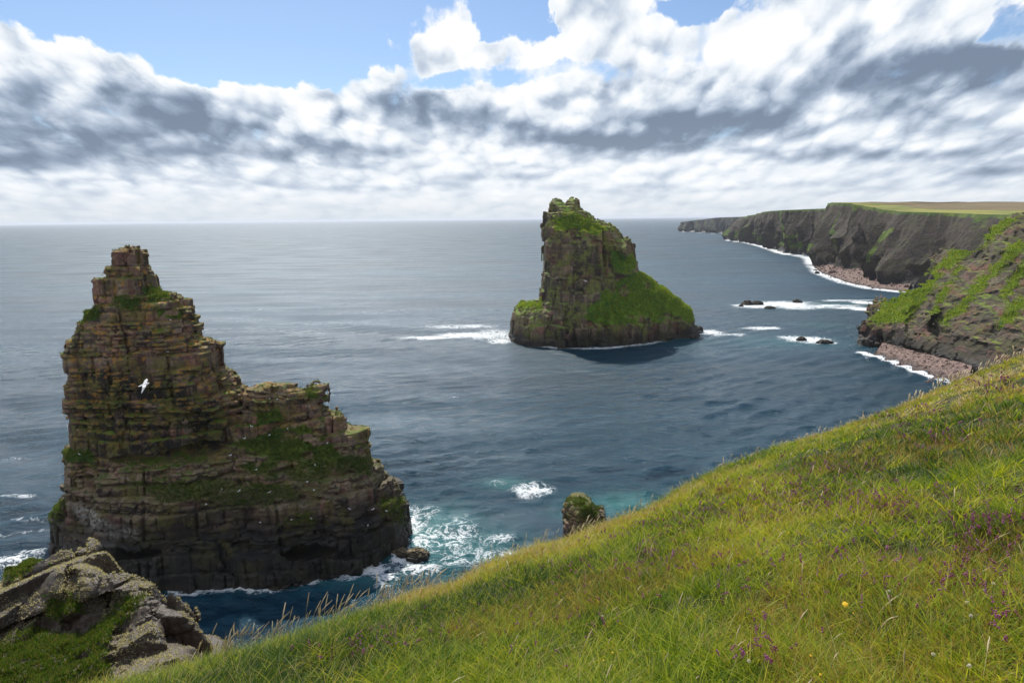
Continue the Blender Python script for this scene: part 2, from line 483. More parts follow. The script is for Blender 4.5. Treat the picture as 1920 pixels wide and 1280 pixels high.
# where the clear blue opens (cloud everywhere else)
blue = total([gauss(u, v, *a, p=2) for a in [
    (40, -40, 230, 92, 1.0), (380, 0, 330, 122, 1.1), (640, 60, 130, 90, 1.0), (620, -90, 260, 130, .8), (900, 10, 120, 62, .8), (955, 25, 75, 48, 1.0),
    (1060, 138, 190, 24, .42), (1310, 0, 110, 34, .85), (330, 100, 190, 42, .55), (560, 125, 120, 30, .5), (860, 150, 90, 18, .35), (1900, 40, 40, 50, .5)]])
blue = t.sub(blue, total([gauss(u, v, *a, p=2) for a in [
    (800, 42, 100, 66, 1.1), (45, 110, 200, 60, .55), (670, 135, 70, 28, .5), (1110, 20, 120, 70, .6), (440, 112, 40, 10, .3)]]))
def puffs(vec):
    tot = None
    for sc_, a_ in ((2.3, .62), (5.6, .38)):
        n = t.node('ShaderNodeTexVoronoi', feature='F1'); t.l.new(vec, n.inputs['Vector']); n.inputs['Scale'].default_value = sc_
        q = t.mul(n.outputs['Distance'], a_); tot = q if tot is None else t.add(tot, q)
    return tot
wq = t.node('ShaderNodeVectorMath', operation='MULTIPLY_ADD'); t.l.new(wob, wq.inputs[0]); wq.inputs[1].default_value = (.30, .30, 0); t.l.new(Q, wq.inputs[2])
pf0 = puffs(wq.outputs[0]); pf1 = puffs(t.vadd(wq.outputs[0], (-.05, -.075, 0.0)))
n1 = t.noise(Q, 1.9, 8, .6, .1)
D = t.add(t.sub(.62, t.mul(blue, .55)), t.mul(t.sub(n1, .5), .75))
D = t.add(D, t.add(t.mul(t.sub(.46, pf0), .42), .05))
# elsewhere on the dome (overhead, behind) unseen broken cloud, shaped for its light
over = t.ss(el, .33, .5)
D = t.add(D, t.mul(over, -.42))
back = t.ss(vy, .15, -.45); D = t.add(D, t.mul(back, .24))  # extra cloud added behind the view to fill the facing rock
alpha = t.ss(D, .33, .52)
dark = total([gauss(u, v, *a) for a in [
    (30, 180, 90, 42, .6), (60, 240, 130, 38, .6), (300, 195, 140, 46, 1.0), (180, 260, 200, 28, .6), (420, 235, 110, 25, .6), (550, 282, 200, 22, .95), (250, 292, 220, 20, .6), (50, 305, 130, 20, .6),
    (830, 205, 90, 33, 1.1), (740, 195, 60, 20, .6), (650, 225, 50, 18, .6), (900, 240, 60, 15, .4), (1090, 266, 150, 20, 1.0), (1010, 250, 60, 14, .5), (1380, 240, 175, 32, 1.15), (1230, 215, 110, 22, .7), (1250, 272, 130, 16, .6),
    (1170, 135, 90, 30, .65), (1260, 160, 80, 25, .5), (1720, 150, 190, 46, 1.35), (1600, 90, 60, 40, .7), (1860, 130, 60, 60, .8), (1780, 100, 80, 35, .5),
    (1400, 296, 90, 10, .5), (1610, 290, 160, 12, .7), (1780, 290, 120, 14, .5), (1890, 260, 60, 25, .7), (1740, 235, 60, 20, .4), (1850, 316, 100, 10, .6), (1120, 298, 80, 8, .4),
    (200, 342, 220, 7, .35), (700, 350, 240, 6, .25), (1300, 352, 220, 7, .3), (1000, 330, 150, 6, .25), (1700, 348, 220, 8, .3)]])
white = total([gauss(u, v, *a) for a in [
    (100, 100, 120, 30, .5), (330, 140, 100, 25, .5), (130, 175, 35, 22, .6), (520, 150, 60, 30, .5), (680, 150, 70, 30, .5), (790, 50, 80, 50, .4), (570, 230, 40, 30, .5), (110, 265, 60, 12, .5),
    (950, 180, 60, 40, .5), (1100, 50, 200, 50, .5), (1350, 100, 150, 50, .5), (1700, 55, 80, 36, .7), (1560, 190, 50, 50, .5), (1200, 225, 25, 10, .5), (1620, 240, 70, 30, .5), (770, 265, 90, 20, .4)]])
# relief: thicker above than here -> shaded underside; thinner above -> bright rim
Qs = t.vadd(Q, (0.0, -.13, 0.0))
n2 = t.noise(Qs, 1.9, 6, .6, .15)
rel = t.sub(n2, n1)
relL = t.sub(t.noise(t.vadd(Q, (.06, -.24, 0.0)), 1.25, 4, .5, .1), t.noise(Q, 1.25, 5, .5, .1))
f1 = t.add(.5, t.add(t.mul(t.sub(pf0, pf1), 1.1), t.mul(t.sub(pf0, .46), .65)))
g = t.add(t.add(t.sub(t.mul(dark, .60), t.mul(white, .50)), .205), t.mul(t.ss(el, .01, .13, .42, 1.0), t.add(t.add(t.mul(rel, .8), t.mul(relL, 1.2)), t.mul(t.sub(f1, .5), 1.0))))
g = t.sub(g, t.ss(D, .36, .58, .30, 0.0))
g = t.add(g, t.mul(t.sub(t.noise(Q, 7.0, 5, .6), .5), .28))
g = t.sub(t.add(g, t.mul(over, .22)), t.mul(back, .24))  # added cloud behind is brightened as fill
cr = t.node('ShaderNodeValToRGB'); t.l.new(g, cr.inputs[0])
E = cr.color_ramp.elements
for i in range(3): E.new(.5)
for i, (p, c) in enumerate([(0.0, (.95, .96, .98)), (.22, (.78, .83, .885)), (.48, (.50, .58, .695)), (.78, (.27, .34, .45)), (1.0, (.19, .245, .335))]):
    E[i].position = p; E[i].color = (*c, 1)
# low haze band: pale and even
band = t.ss(el, .0, .085)
cl = t.mix(t.ss(el, .002, .05, .55, 0.0), cr.outputs[0], (.56, .615, .67))
bri = gauss(az, el, 1000, 370, 900, 90, .16)
cl = t.mix(bri, cl, (.92, .95, .97))
cl = t.mix(1.0, cl, (1 / SKY_S,) * 3, 'MULTIPLY')
blu = t.mix(1.0, sk.outputs[0], (.92, .98, 1.06), 'MULTIPLY')
alpha = t.m('MAXIMUM', alpha, t.ss(el, .05, .11, 1.0, 0.0))
# the thin veil near cloud edges
sky = t.mix(alpha, blu, cl)
# below the horizon (seen by nothing but bounce light)
t.l.new(t.mix(t.ss(vz, -.02, -.001), (.5, .6, .7), sky), bg.inputs['Color'])
w.cycles.sampling_method = 'MANUAL'; w.cycles.sample_map_resolution = 512

sl = bpy.data.lights.new('sun', 'SUN'); sl.energy = 4.9; sl.angle = math.radians(1.2); sl.color = (1.0, .94, .84)
so = bpy.data.objects.new('sun', sl); COL.objects.link(so); so.location = (0, 0, 200)
sd = Vector((math.sin(SUN_AZ) * math.cos(SUN_EL), math.cos(SUN_AZ) * math.cos(SUN_EL), math.sin(SUN_EL)))
so.rotation_euler = sd.to_track_quat('Z', 'Y').to_euler()
scene.view_settings.view_transform = 'Standard'; scene.view_settings.look = 'None'
scene.view_settings.exposure = 0.12; scene.view_settings.gamma = 1
scene.render.engine = 'CYCLES'
scene.cycles.max_bounces = 6; scene.cycles.transparent_max_bounces = 4; scene.cycles.diffuse_bounces = 3
scene.cycles.glossy_bounces = 3; scene.cycles.transmission_bounces = 3; scene.cycles.volume_bounces = 0
scene.cycles.caustics_reflective = False; scene.cycles.caustics_refractive = False
scene.cycles.sample_clamp_indirect = 4; scene.cycles.sample_clamp_direct = 9
scene.cycles.use_denoising = True; scene.cycles.denoising_input_passes = 'RGB_ALBEDO_NORMAL'; scene.cycles.denoising_prefilter = 'ACCURATE'

# ================================================================== SEA
SHORES = []      # (polyline of world points, width m, strength)
def shore(pts, wdt, s=1.0): SHORES.append((np.array([sea(*p)[:2] for p in pts]), wdt, s))
# main coast waterline
shore([(1360, 450), (1399, 455), (1433, 463), (1465, 475), (1490, 478), (1518, 484), (1521, 494), (1540, 512), (1590, 531), (1640, 541), (1700, 548)], 8, .72)
shore([(1277, 435), (1330, 437), (1387, 441)], 9, .5)
shore([(1617, 661), (1662, 673), (1720, 696), (1765, 712), (1812, 724)], 2.2, .85)
shore([(1000, 648), (1060, 653), (1130, 653), (1210, 645), (1300, 627)], 2.2, .7)
def blob_def(px, py, rx, ry, s):
    c = sea(px, py); a = np.linalg.norm(sea(px + rx, py) - c); b = abs(sea(px, py - ry)[1] - sea(px, py + ry)[1]) / 2
    return c[0], c[1], a, b, s
FOAM = [blob_def(*a) for a in [
    (800, 633, 55, 3, .75), (870, 628, 60, 6, .62), (925, 628, 45, 11, .58), (860, 612, 70, 4, .5), (940, 640, 22, 5, .66),
    (1330, 623, 22, 5, .8), (1375, 627, 28, 3, .45),
    (1470, 569, 60, 5, .74), (1430, 574, 50, 4, .66), (1500, 575, 50, 5, .74), (1560, 573, 55, 3, .6), (1620, 567, 22, 3, .8), (1625, 580, 28, 2.5, .9), (1590, 577, 40, 2, .7), (1390, 572, 18, 2, .7),
    (1590, 563, 60, 2, .5), (1425, 615, 40, 3, .6), (1515, 637, 45, 7, .7), (1550, 641, 18, 4, .7), (1475, 632, 20, 3, .5),
    (1000, 917, 42, 12, .72), (985, 925, 20, 8, .6), (940, 905, 30, 8, .25),
    (768, 980, 32, 24, .60), (800, 1010, 45, 26, .50), (790, 960, 40, 16, .45), (850, 1000, 60, 40, .36), (880, 1040, 80, 30, .30), (960, 1035, 30, 10, .55), (930, 1010, 40, 12, .4),
    (780, 1065, 45, 14, .52), (700, 1066, 34, 14, .66), (722, 1085, 26, 14, .58), (640, 1082, 45, 12, .55), (590, 1088, 40, 10, .55), (430, 1098, 50, 12, .72), (350, 1110, 45, 8, .68), (500, 1106, 60, 6, .45), (760, 1045, 30, 10, .8),
    (1205, 967, 16, 4, .85), (1230, 960, 14, 3, .6),
    (20, 1050, 50, 12, .60), (60, 1035, 40, 8, .5), (40, 975, 50, 4, .34), (60, 995, 40, 4, .36), (10, 1000, 30, 4, .34), (30, 930, 40, 4, .42), (20, 860, 40, 4, .3)]]
SHAL = [blob_def(*a) for a in [      # pale aerated or shallow water
    (800, 1000, 95, 55, .9), (870, 1030, 110, 50, .75), (950, 1050, 80, 25, .5), (620, 1088, 150, 16, .55), (430, 1102, 100, 12, .4),
    (1200, 945, 130, 24, .8), (1190, 985, 60, 18, .6), (945, 905, 55, 12, .65), (1060, 965, 30, 10, .4), (1480, 640, 120, 12, .35), (1520, 572, 140, 8, .4), (1540, 610, 60, 8, .25), (1300, 640, 80, 10, .2)]]
azs = np.concatenate([np.radians(np.arange(-88, -42, 1.0)), np.radians(np.linspace(-42, 42, 720)), np.radians(np.arange(43, 89, 1.0))])
rr = np.concatenate([np.geomspace(30, 45, 12)[:-1], np.geomspace(45, 900, 620)[:-1], np.geomspace(900, 45000, 90)])
GA, GR = np.meshgrid(azs, rr)
sx = GR * np.sin(GA); sy = GR * np.cos(GA)
def seg_dist(P, x, y):
    d = np.full(x.shape, 1e9)
    for a, b in zip(P[:-1], P[1:]):
        e = b - a; tt = np.clip(((x - a[0]) * e[0] + (y - a[1]) * e[1]) / (e @ e), 0, 1)
        d = np.minimum(d, (x - a[0] - tt * e[0]) ** 2 + (y - a[1] - tt * e[1]) ** 2)
    return np.sqrt(d)
foam = np.zeros(sx.shape)
for cx, cy, a, b, s in FOAM:
    r2 = ((sx - cx) / a) ** 2 + ((sy - cy) / b) ** 2
    foam = np.maximum(foam, s * np.exp(-r2 ** 1.3 * .8))
for P, wd, s in SHORES:
    foam = np.maximum(foam, s * np.exp(-(seg_dist(P, sx, sy) / wd) ** 2))
foam = foam * (.50 + .85 * fbm(sx / 9, sy / 14, sx * 0, 3, 25))
shal = np.zeros(sx.shape)
for cx, cy, a, b, s in SHAL:
    r2 = ((sx - cx) / a) ** 2 + ((sy - cy) / b) ** 2
    shal = np.maximum(shal, s * np.exp(-r2))
# real swell: sum of many wind waves running from the upper left
sz = np.zeros(sx.shape)
rs = np.random.default_rng(3)
fade = np.clip(1.6 - GR / 420, 0, 1)
for i in range(46):
    L = np.exp(rs.uniform(np.log(1.8), np.log(9))); th = math.radians(-70) + rs.normal(0, .42)
    kx, ky = math.cos(th) * 2 * math.pi / L, math.sin(th) * 2 * math.pi / L
    A = .013 * L ** .85
    ph = kx * sx + ky * sy + rs.uniform(0, 6.28) + 1.5 * vnoise(sx / 40, sy / 40, sx * 0 + i, 21)
    s_ = np.sin(ph)
    ff = np.clip(L / (GR * .018) - .6, 0, 1)
    sz += A * ff * (1 - 2 * np.abs((s_ + 1) / 2) ** 1.0 + .35 * (s_ ** 2 - .5)) * .9
sz = sz * (.55 + .9 * fbm(sx / 60, sy / 60, sx * 0, 2, 22)) * fade
sz = sz * np.clip((GR - 30) / 20, 0, 1)
V = np.stack([sx.ravel(), sy.ravel(), sz.ravel()], 1)
nr, na = sx.shape
I = np.arange(nr * na).reshape(nr, na)
Fq = np.stack([I[:-1, :-1].ravel(), I[:-1, 1:].ravel(), I[1:, 1:].ravel(), I[1:, :-1].ravel()], 1)[:, ::-1]

m, t = new_mat('sea_water')
P = t.pos(); fo = t.attr('foam'); sh = t.attr('shallow')
p = t.p; p.inputs['IOR'].default_value = 1.333; p.inputs['Specular IOR Level'].default_value = .54; p.inputs['Specular Tint'].default_value = (.68, .86, 1, 1)
big = t.noise(t.scale(P, (.0035, .010, 1)), 1.0, 4, .6)
gust = t.noise(t.scale(P, (.012, .05, 1)), 1.0, 4, .65)
deep = t.mix(t.ss(big, .35, .65), (.003, .027, .048), (.006, .046, .076))
deep = t.mix(t.mul(sh, t.ss(t.noise(P, .12, 4, .6), .25, .6, .45, 1.0)), deep, (.035, .17, .165))
n0 = t.noise(P, .45, 6, .62, .8); n3 = t.noise(P, 1.3, 5, .6, 1.2); n4 = t.noise(P, .16, 4, .6, .5)
lace = t.m('SUBTRACT', 1.0, t.mul(t.m('ABSOLUTE', t.sub(n0, .5)), 7.0))
lace2 = t.m('SUBTRACT', 1.0, t.mul(t.m('ABSOLUTE', t.sub(n3, .5)), 6.0))
tex = t.add(t.add(t.mul(t.m('MAXIMUM', lace, 0.0), .50), t.mul(t.m('MAXIMUM', lace2, 0.0), .34)), t.mul(n4, .42))
ff = t.ss(t.sub(t.add(tex, t.mul(fo, 1.15)), 1.02), .0, .42)
ff = t.mul(ff, t.ss(fo, .05, .25))
# scattered whitecaps out on the open water
wc = t.noise(t.scale(P, (.16, .40, 1)), 1.0, 5, .7, .6)
wcm = t.mul(t.ss(wc, .725, .76), t.ss(gust, .45, .62, .0, .75))
ff = t.m('MAXIMUM', ff, wcm)
t.l.new(t.mix(ff, deep, (.78, .82, .84)), p.inputs['Base Color'])
far = t.attr('far')
t.l.new(t.add(t.ss(ff, 0, 1, .14, .6), t.mul(far, t.ss(gust, .3, .7, .24, .56))), p.inputs['Roughness'])
# ripples: three scales, roughness of the wind patches
r1 = t.noise(t.scale(P, (.8, 1.5, 1)), 1.0, 5, .66, .3)
r2 = t.noise(t.scale(P, (2.4, 4.2, 1)), 1.0, 4, .6, .3)
r0 = t.noise(t.scale(P, (.14, .55, 1)), 1.0, 4, .6, .25)
hh = t.add(t.add(t.mul(r1, .66), t.mul(r2, .17)), t.mul(r0, .80))
bn = t.node('ShaderNodeBump'); t.l.new(hh, bn.inputs['Height']); bn.inputs['Distance'].default_value = 1.0
t.l.new(t.mul(t.ss(gust, .3, .7, .45, 1.0), 1.0), bn.inputs['Strength'])
t.l.new(bn.outputs[0], p.inputs['Normal'])
sea_o = mesh('sea', V, Fq, m, attrs={'foam': foam.ravel(), 'shallow': shal.ravel(), 'far': sstep(4.6, 7.6, np.log(np.hypot(sx, sy))).ravel()})
tag(sea_o, kind='structure')

# ================================================================== SEA STACKS
def cen(V): return Vector((float(V[:, 0].mean()), float(V[:, 1].mean()), 0.0))
def to_local(V, c): return V - np.array([c.x, c.y, c.z])
def extra_attr(o, name, a):
    q = o.data.attributes.new(name, 'FLOAT', 'POINT'); q.data.foreach_set('value', np.asarray(a, dtype=np.float32))
def turf_child(parent, c, V, N, w, n, L, W, seed, mat, name='turf', lean=.8, blades=4):
    VV, TT, ca = tufts(V, N, w, n, L, W, np.random.default_rng(seed), blades, lean)
    o = mesh(name, to_local(VV, c), None, mat, None, False, {'c': ca}, tris=TT)
    o.parent = parent; tag(o, kind='stuff'); return o

turf_leaf = leaf_mat('cliff_turf_leaf', [(0, (.025, .05, .010)), (.35, (.06, .13, .014)), (.7, (.12, .20, .022)), (.85, (.19, .19, .05)), (1, (.22, .15, .07))], .4)
turf_leaf2 = leaf_mat('stack_turf_leaf', [(0, (.05, .12, .014)), (.35, (.15, .30, .022)), (.75, (.38, .45, .045)), (1, (.42, .38, .10))], .45)

# ---- near left stack
m_near = rock_mat('banded_sandstone', (.060, .044, .036), (.29, .21, .165), (.21, .11, .088), lichen=(.15, .135, .032), orange=(.34, .17, .03),
                  wet=11.0, lich_amt=.7, orange_z=26, guano=.35, fine_amt=.4, streak_amt=.6, pale_amt=.45, ledge=(.5, .85), bump=.7, turfn=.5)
OUT_L = [(70, 1015), (66, 998), (80, 956), (118, 942), (120, 908), (122, 832), (136, 828), (132, 781), (126, 711), (132, 705), (124, 693), (119, 659), (126, 637),
    (138, 625), (144, 607), (158, 589), (172, 581), (172, 561), (187, 555), (187, 524), (197, 512), (205, 506), (205, 496), (219, 498), (221, 464), (236, 460), (251, 460),
    (262, 470), (268, 502), (280, 512), (285, 541), (299, 549), (335, 559), (338, 581), (346, 589), (347, 603), (357, 611), (357, 637), (394, 647),
    (400, 675), (394, 693), (415, 705), (416, 717), (431, 725), (429, 733), (446, 745), (452, 770), (454, 741), (480, 727), (516, 729), (540, 741), (566, 741), (572, 733), (597, 737), (597, 747),
    (590, 783), (618, 787), (636, 818), (677, 822), (677, 856), (686, 880), (711, 904), (709, 915), (743, 936), (751, 970), (757, 1000), (766, 1024), (770, 1060), (760, 1120), (60, 1120), (75, 1050)]
FR_L = [(310, 1106, 89.5), (430, 1100, 90), (560, 1085, 92), (700, 1062, 96.5), (760, 1035, 100), (150, 1120, 92), (90, 1040, 103), (95, 990, 104),
    (200, 1000, 93.5), (330, 1005, 92.5), (500, 990, 94), (650, 975, 97), (745, 955, 101), (150, 900, 97), (250, 900, 95.2), (350, 930, 94.2), (450, 900, 97.5), (550, 880, 100.5), (650, 850, 104),
    (600, 935, 97.8), (700, 930, 101.5), (150, 840, 98.5), (250, 845, 96.5), (350, 845, 97), (430, 840, 99.5), (450, 800, 102.5), (550, 800, 104), (500, 860, 100),
    (140, 700, 99), (250, 700, 97.5), (350, 700, 98.5), (420, 760, 101), (150, 650, 99.8), (250, 600, 99.3), (330, 600, 100.5), (230, 520, 101.5), (270, 520, 102), (240, 465, 103),
    (480, 735, 104), (590, 750, 104.5)]
TURF_L = [[(436, 830), (560, 795), (610, 820), (640, 860), (600, 905), (520, 905), (450, 880)], [(240, 905), (330, 900), (440, 905), (555, 915), (560, 940), (430, 955), (300, 940)],
    [(505, 962), (590, 960), (590, 988), (520, 985)], [(118, 842), (180, 848), (180, 870), (118, 868)], [(620, 858), (690, 855), (695, 890), (630, 890)], [(705, 930), (755, 935), (755, 985), (715, 970)],
    [(262, 540), (285, 535), (322, 560), (280, 568)], [(155, 578), (186, 578), (186, 600), (150, 605)], [(215, 560), (262, 560), (255, 584), (215, 580)], [(292, 580), (342, 583), (342, 600), (295, 598)],
    [(480, 775), (520, 765), (530, 790), (480, 800)], [(575, 730), (600, 735), (600, 748), (575, 748)], [(85, 950), (122, 940), (122, 975), (85, 985)]]
def carve_L(f, x, y, z):
    # deep overhung recess under the tower, and sea-cut notches low down
    for px, py, Y, rx, ry, rz in ((375, 848, 97.5, 5.0, 3.5, 1.5), (280, 862, 96, 7, 2.2, .8), (560, 1030, 95, 6, 2.5, 1.2), (240, 1030, 93.5, 6, 2.5, 1.3)):
        c = at(px, py, Y)
        d = np.sqrt(((x - c[0]) / rx) ** 2 + ((y - c[1]) / ry) ** 2 + ((z - c[2]) / rz) ** 2)
        f = np.maximum(f, (1 - d) * min(rx, ry, rz))
    return f
OUT_L = [(a, b, 105.5 if b < 560 and a < 300 else 102.3 if a < 300 else 103.5) for a, b in OUT_L]
V, Q, hb, tv = rock_body(OUT_L, 106, FR_L, 9, .20, 3.4, 11, mega=(6.5, 1.1, 9.0), strata=(.7, 2.8), cell=(1.2, 3.4), amp=.38, ledge=.6, groove=.56, zgroove=.62, small=(1.3, .6, .18), dip=(-.015, .03), quant=.7, lump=1.3, turf=TURF_L, carve=carve_L)
N = vnormals(V, Q)
pxv, pyv = proj(V)
gu = mask_polys([[(128, 945), (150, 940), (215, 985), (262, 996), (262, 1010), (205, 1010), (160, 985)], [(190, 1015), (215, 1010), (215, 1080), (195, 1080)]], pxv, pyv, 6) * (V[:, 1] < 106)
shd_stn = mask_polys([[(150, 690), (300, 700), (425, 770), (432, 852), (330, 862), (140, 862)], [(200, 1000), (700, 960), (770, 1100), (200, 1110)]], pxv, pyv, 22) * (V[:, 1] < 106)  # stained areas, also blackened to paint in depth shade
c = cen(V)
stack_l = empty('sea_stack', c, 'tall stepped brown rock stack ending in a narrow grey pinnacle, nearest the left edge', 'sea stack', 'sea stacks standing off the cliffs')
o = mesh('rock', to_local(V, c), Q, m_near, stack_l, False, {'blk': hb, 'turf': tv, 'guano': gu, 'shade_stain': shd_stn})
wgt = tv * np.clip(N[:, 2] + .35, .05, 1) + .10 * (N[:, 2] > .8) * (V[:, 2] > 10) * (vnoise(V[:, 0] / 3, V[:, 1] / 3, V[:, 2] / 3, 31) > .5)
turf_child(stack_l, c, V, N, wgt, 15000, .30, .05, 5, turf_leaf)
STACKV = (V, N)

# ---- middle stack
m_mid = rock_mat('weathered_sandstone', (.056, .043, .036), (.24, .175, .135), (.22, .11, .085), lichen=(.17, .19, .04), orange=(.26, .18, .04),
                 wet=5.5, lich_amt=.85, orange_z=40, scale=.55, ledge=(.5, .8), bump=.8, turf_a=(.04, .12, .010), turf_b=(.16, .28, .02), orange_amt=.5, turfn=.46)
OUT_M = [(956, 642), (960, 593), (966, 579), (976, 567), (1012, 565), (1016, 534), (1019, 492), (1017, 424), (1022, 400), (1032, 396), (1033, 382), (1040, 374), (1052, 376), (1063, 383),
    (1069, 371), (1076, 369), (1083, 375), (1089, 388), (1105, 405), (1125, 412), (1142, 416), (1154, 427), (1170, 441), (1181, 443), (1192, 461), (1197, 483), (1204, 509), (1232, 528),
    (1263, 551), (1294, 576), (1305, 590), (1305, 612), (1314, 614), (1314, 624), (1310, 660), (1000, 670), (945, 670)]
FR_M = [(960, 643, 284), (1000, 648, 277), (1060, 653, 273), (1130, 652, 274), (1210, 643, 281), (1290, 628, 292), (970, 575, 286), (1000, 575, 281), (1060, 585, 276), (1120, 600, 277), (1200, 615, 282), (1290, 605, 292),
    (1020, 560, 284), (1060, 555, 279), (1020, 450, 286), (1060, 480, 280.5), (1110, 480, 281), (1160, 500, 287), (1190, 480, 294), (1100, 560, 278.5), (1150, 560, 283), (1160, 525, 287), (1205, 540, 293), (1230, 560, 291), (1260, 575, 292),
    (1060, 410, 287), (1110, 430, 286), (1150, 440, 291), (1180, 455, 295), (1040, 385, 292), (1076, 375, 294), (1200, 580, 285), (1140, 590, 279)]
TURF_M = [[(1203, 508), (1165, 522), (1130, 550), (1090, 590), (1110, 612), (1200, 606), (1303, 606), (1300, 580), (1235, 530)], [(1040, 414), (1058, 404), (1080, 402), (1105, 414), (1150, 430), (1120, 440), (1080, 430), (1045, 432)],
    [(966, 566), (1014, 564), (1014, 578), (966, 580)], [(1145, 470), (1185, 480), (1200, 508), (1150, 515)]]
V, Q, hb, tv = rock_body(OUT_M, 297, FR_M, 26, .44, 8.0, 23, mega=(11, 1.8, 22.0), tsc=6, min_thick=4, small=(1.8, 1.6, .3), strata=(1.4, 7.5), cell=(2.0, 5.0), amp=.6, ledge=.45, groove=.8, zgroove=.35, dip=(.01, 0), turf=TURF_M, quant=.3, lump=1.7, gully=2.2)
N = vnormals(V, Q)
c = cen(V)
stack_m = empty('sea_stack', c, 'middle twin-peaked stack with a bright green grass skirt sloping down its right side', 'sea stack', 'sea stacks standing off the cliffs')
mesh('rock', to_local(V, c), Q, m_mid, stack_m, False, {'blk': hb, 'turf': tv})
turf_child(stack_m, c, V, N, tv * np.clip(N[:, 2] + .35, .02, 1), 12000, .6, .12, 6, turf_leaf2)

# ---- small stub stack in the cove
OUT_S = [(1060, 1080), (1056, 985), (1056, 955), (1060, 943), (1068, 938), (1076, 934), (1090, 932), (1104, 934), (1108, 948), (1116, 950), (1118, 958), (1130, 952), (1131, 968), (1134, 972), (1132, 1010), (1134, 1080)]
FR_S = [(1060, 1000, 87.5), (1095, 1000, 86), (1130, 1000, 87.5), (1065, 945, 88.5), (1095, 950, 87.6), (1130, 960, 88.6), (1095, 1080, 85)]
TURF_S = [[(1062, 936), (1106, 934), (1125, 955), (1120, 975), (1095, 975), (1085, 960), (1066, 952)]]
m_stub = m_near.copy(); m_stub.name = 'stub_sandstone'
V, Q, hb, tv = rock_body(OUT_S, 91, FR_S, 3.5, .13, 1.4, 31, mega=(2.6, .35, 4.0), strata=(.5, 1.5), cell=(.7, 1.6), amp=.2, ledge=.3, groove=.25, turf=TURF_S, lump=.4, quant=.6)
N = vnormals(V, Q); c = cen(V)
stub = empty('sea_stack', c, 'squat rock stub with a grassy top just beyond the hillside edge', 'sea stack', 'sea stacks standing off the cliffs')
mesh('rock', to_local(V, c), Q, m_near, stub, False, {'blk': hb, 'turf': tv})
turf_child(stub, c, V, N, tv * (vnoise(V[:, 0] * 1.5, V[:, 1] * 1.5, V[:, 2] * 1.5, 19) > .45) + .01, 2600, .24, .04, 8, turf_leaf, lean=1.2)

# ================================================================== COAST
m_coast = rock_mat('coast_cliff_rock', (.05, .039, .033), (.20, .145, .115), (.22, .10, .075), lichen=(.085, .085, .03), orange=(.2, .15, .04),
                   wet=7, lich_amt=.35, streak_amt=.9, sbump=1.0, pale_amt=.0, blkvar=0, orange_z=90, scale=.30, ledge=(.80, .94), bump=.8, turf_a=(.03, .075, .012), turf_b=(.10, .15, .02), orange_amt=.2, turfn=.5)
m_far = rock_mat('far_cliff_rock_hazed', (.030, .034, .038), (.085, .085, .085), (.08, .06, .055), lichen=(.06, .065, .05), orange=(.2, .15, .04),
                 wet=5, lich_amt=.3, orange_z=90, scale=.2, ledge=(.5, .8), bump=.6, pale_amt=0, blkvar=0, orange_amt=0, turf_a=(.05, .08, .02), turf_b=(.09, .12, .03))  # distance haze painted into the rock as bluish grey tones
mp, t = new_mat('plateau_moor')
P = t.pos()
tf = t.attr('turf')
moor = t.mix(t.ss(t.noise(t.scale(P, (.01, .004, 1)), 1, 5, .65), .35, .65), (.12, .085, .038), (.19, .145, .05))
grass = t.mix(t.ss(t.noise(P, .03, 4, .6), .35, .65), (.13, .16, .02), (.29, .27, .045))
cc = t.mix(t.ss(t.add(tf, t.mul(t.sub(t.noise(P, .02, 4, .6), .5), .6)), .3, .7), moor, grass)
t.l.new(cc, t.p.inputs['Base Color']); t.p.inputs['Roughness'].default_value = .9
t.l.new(t.bump(t.noise(P, .5, 5, .7), .8, 1.5), t.p.inputs['Normal'])

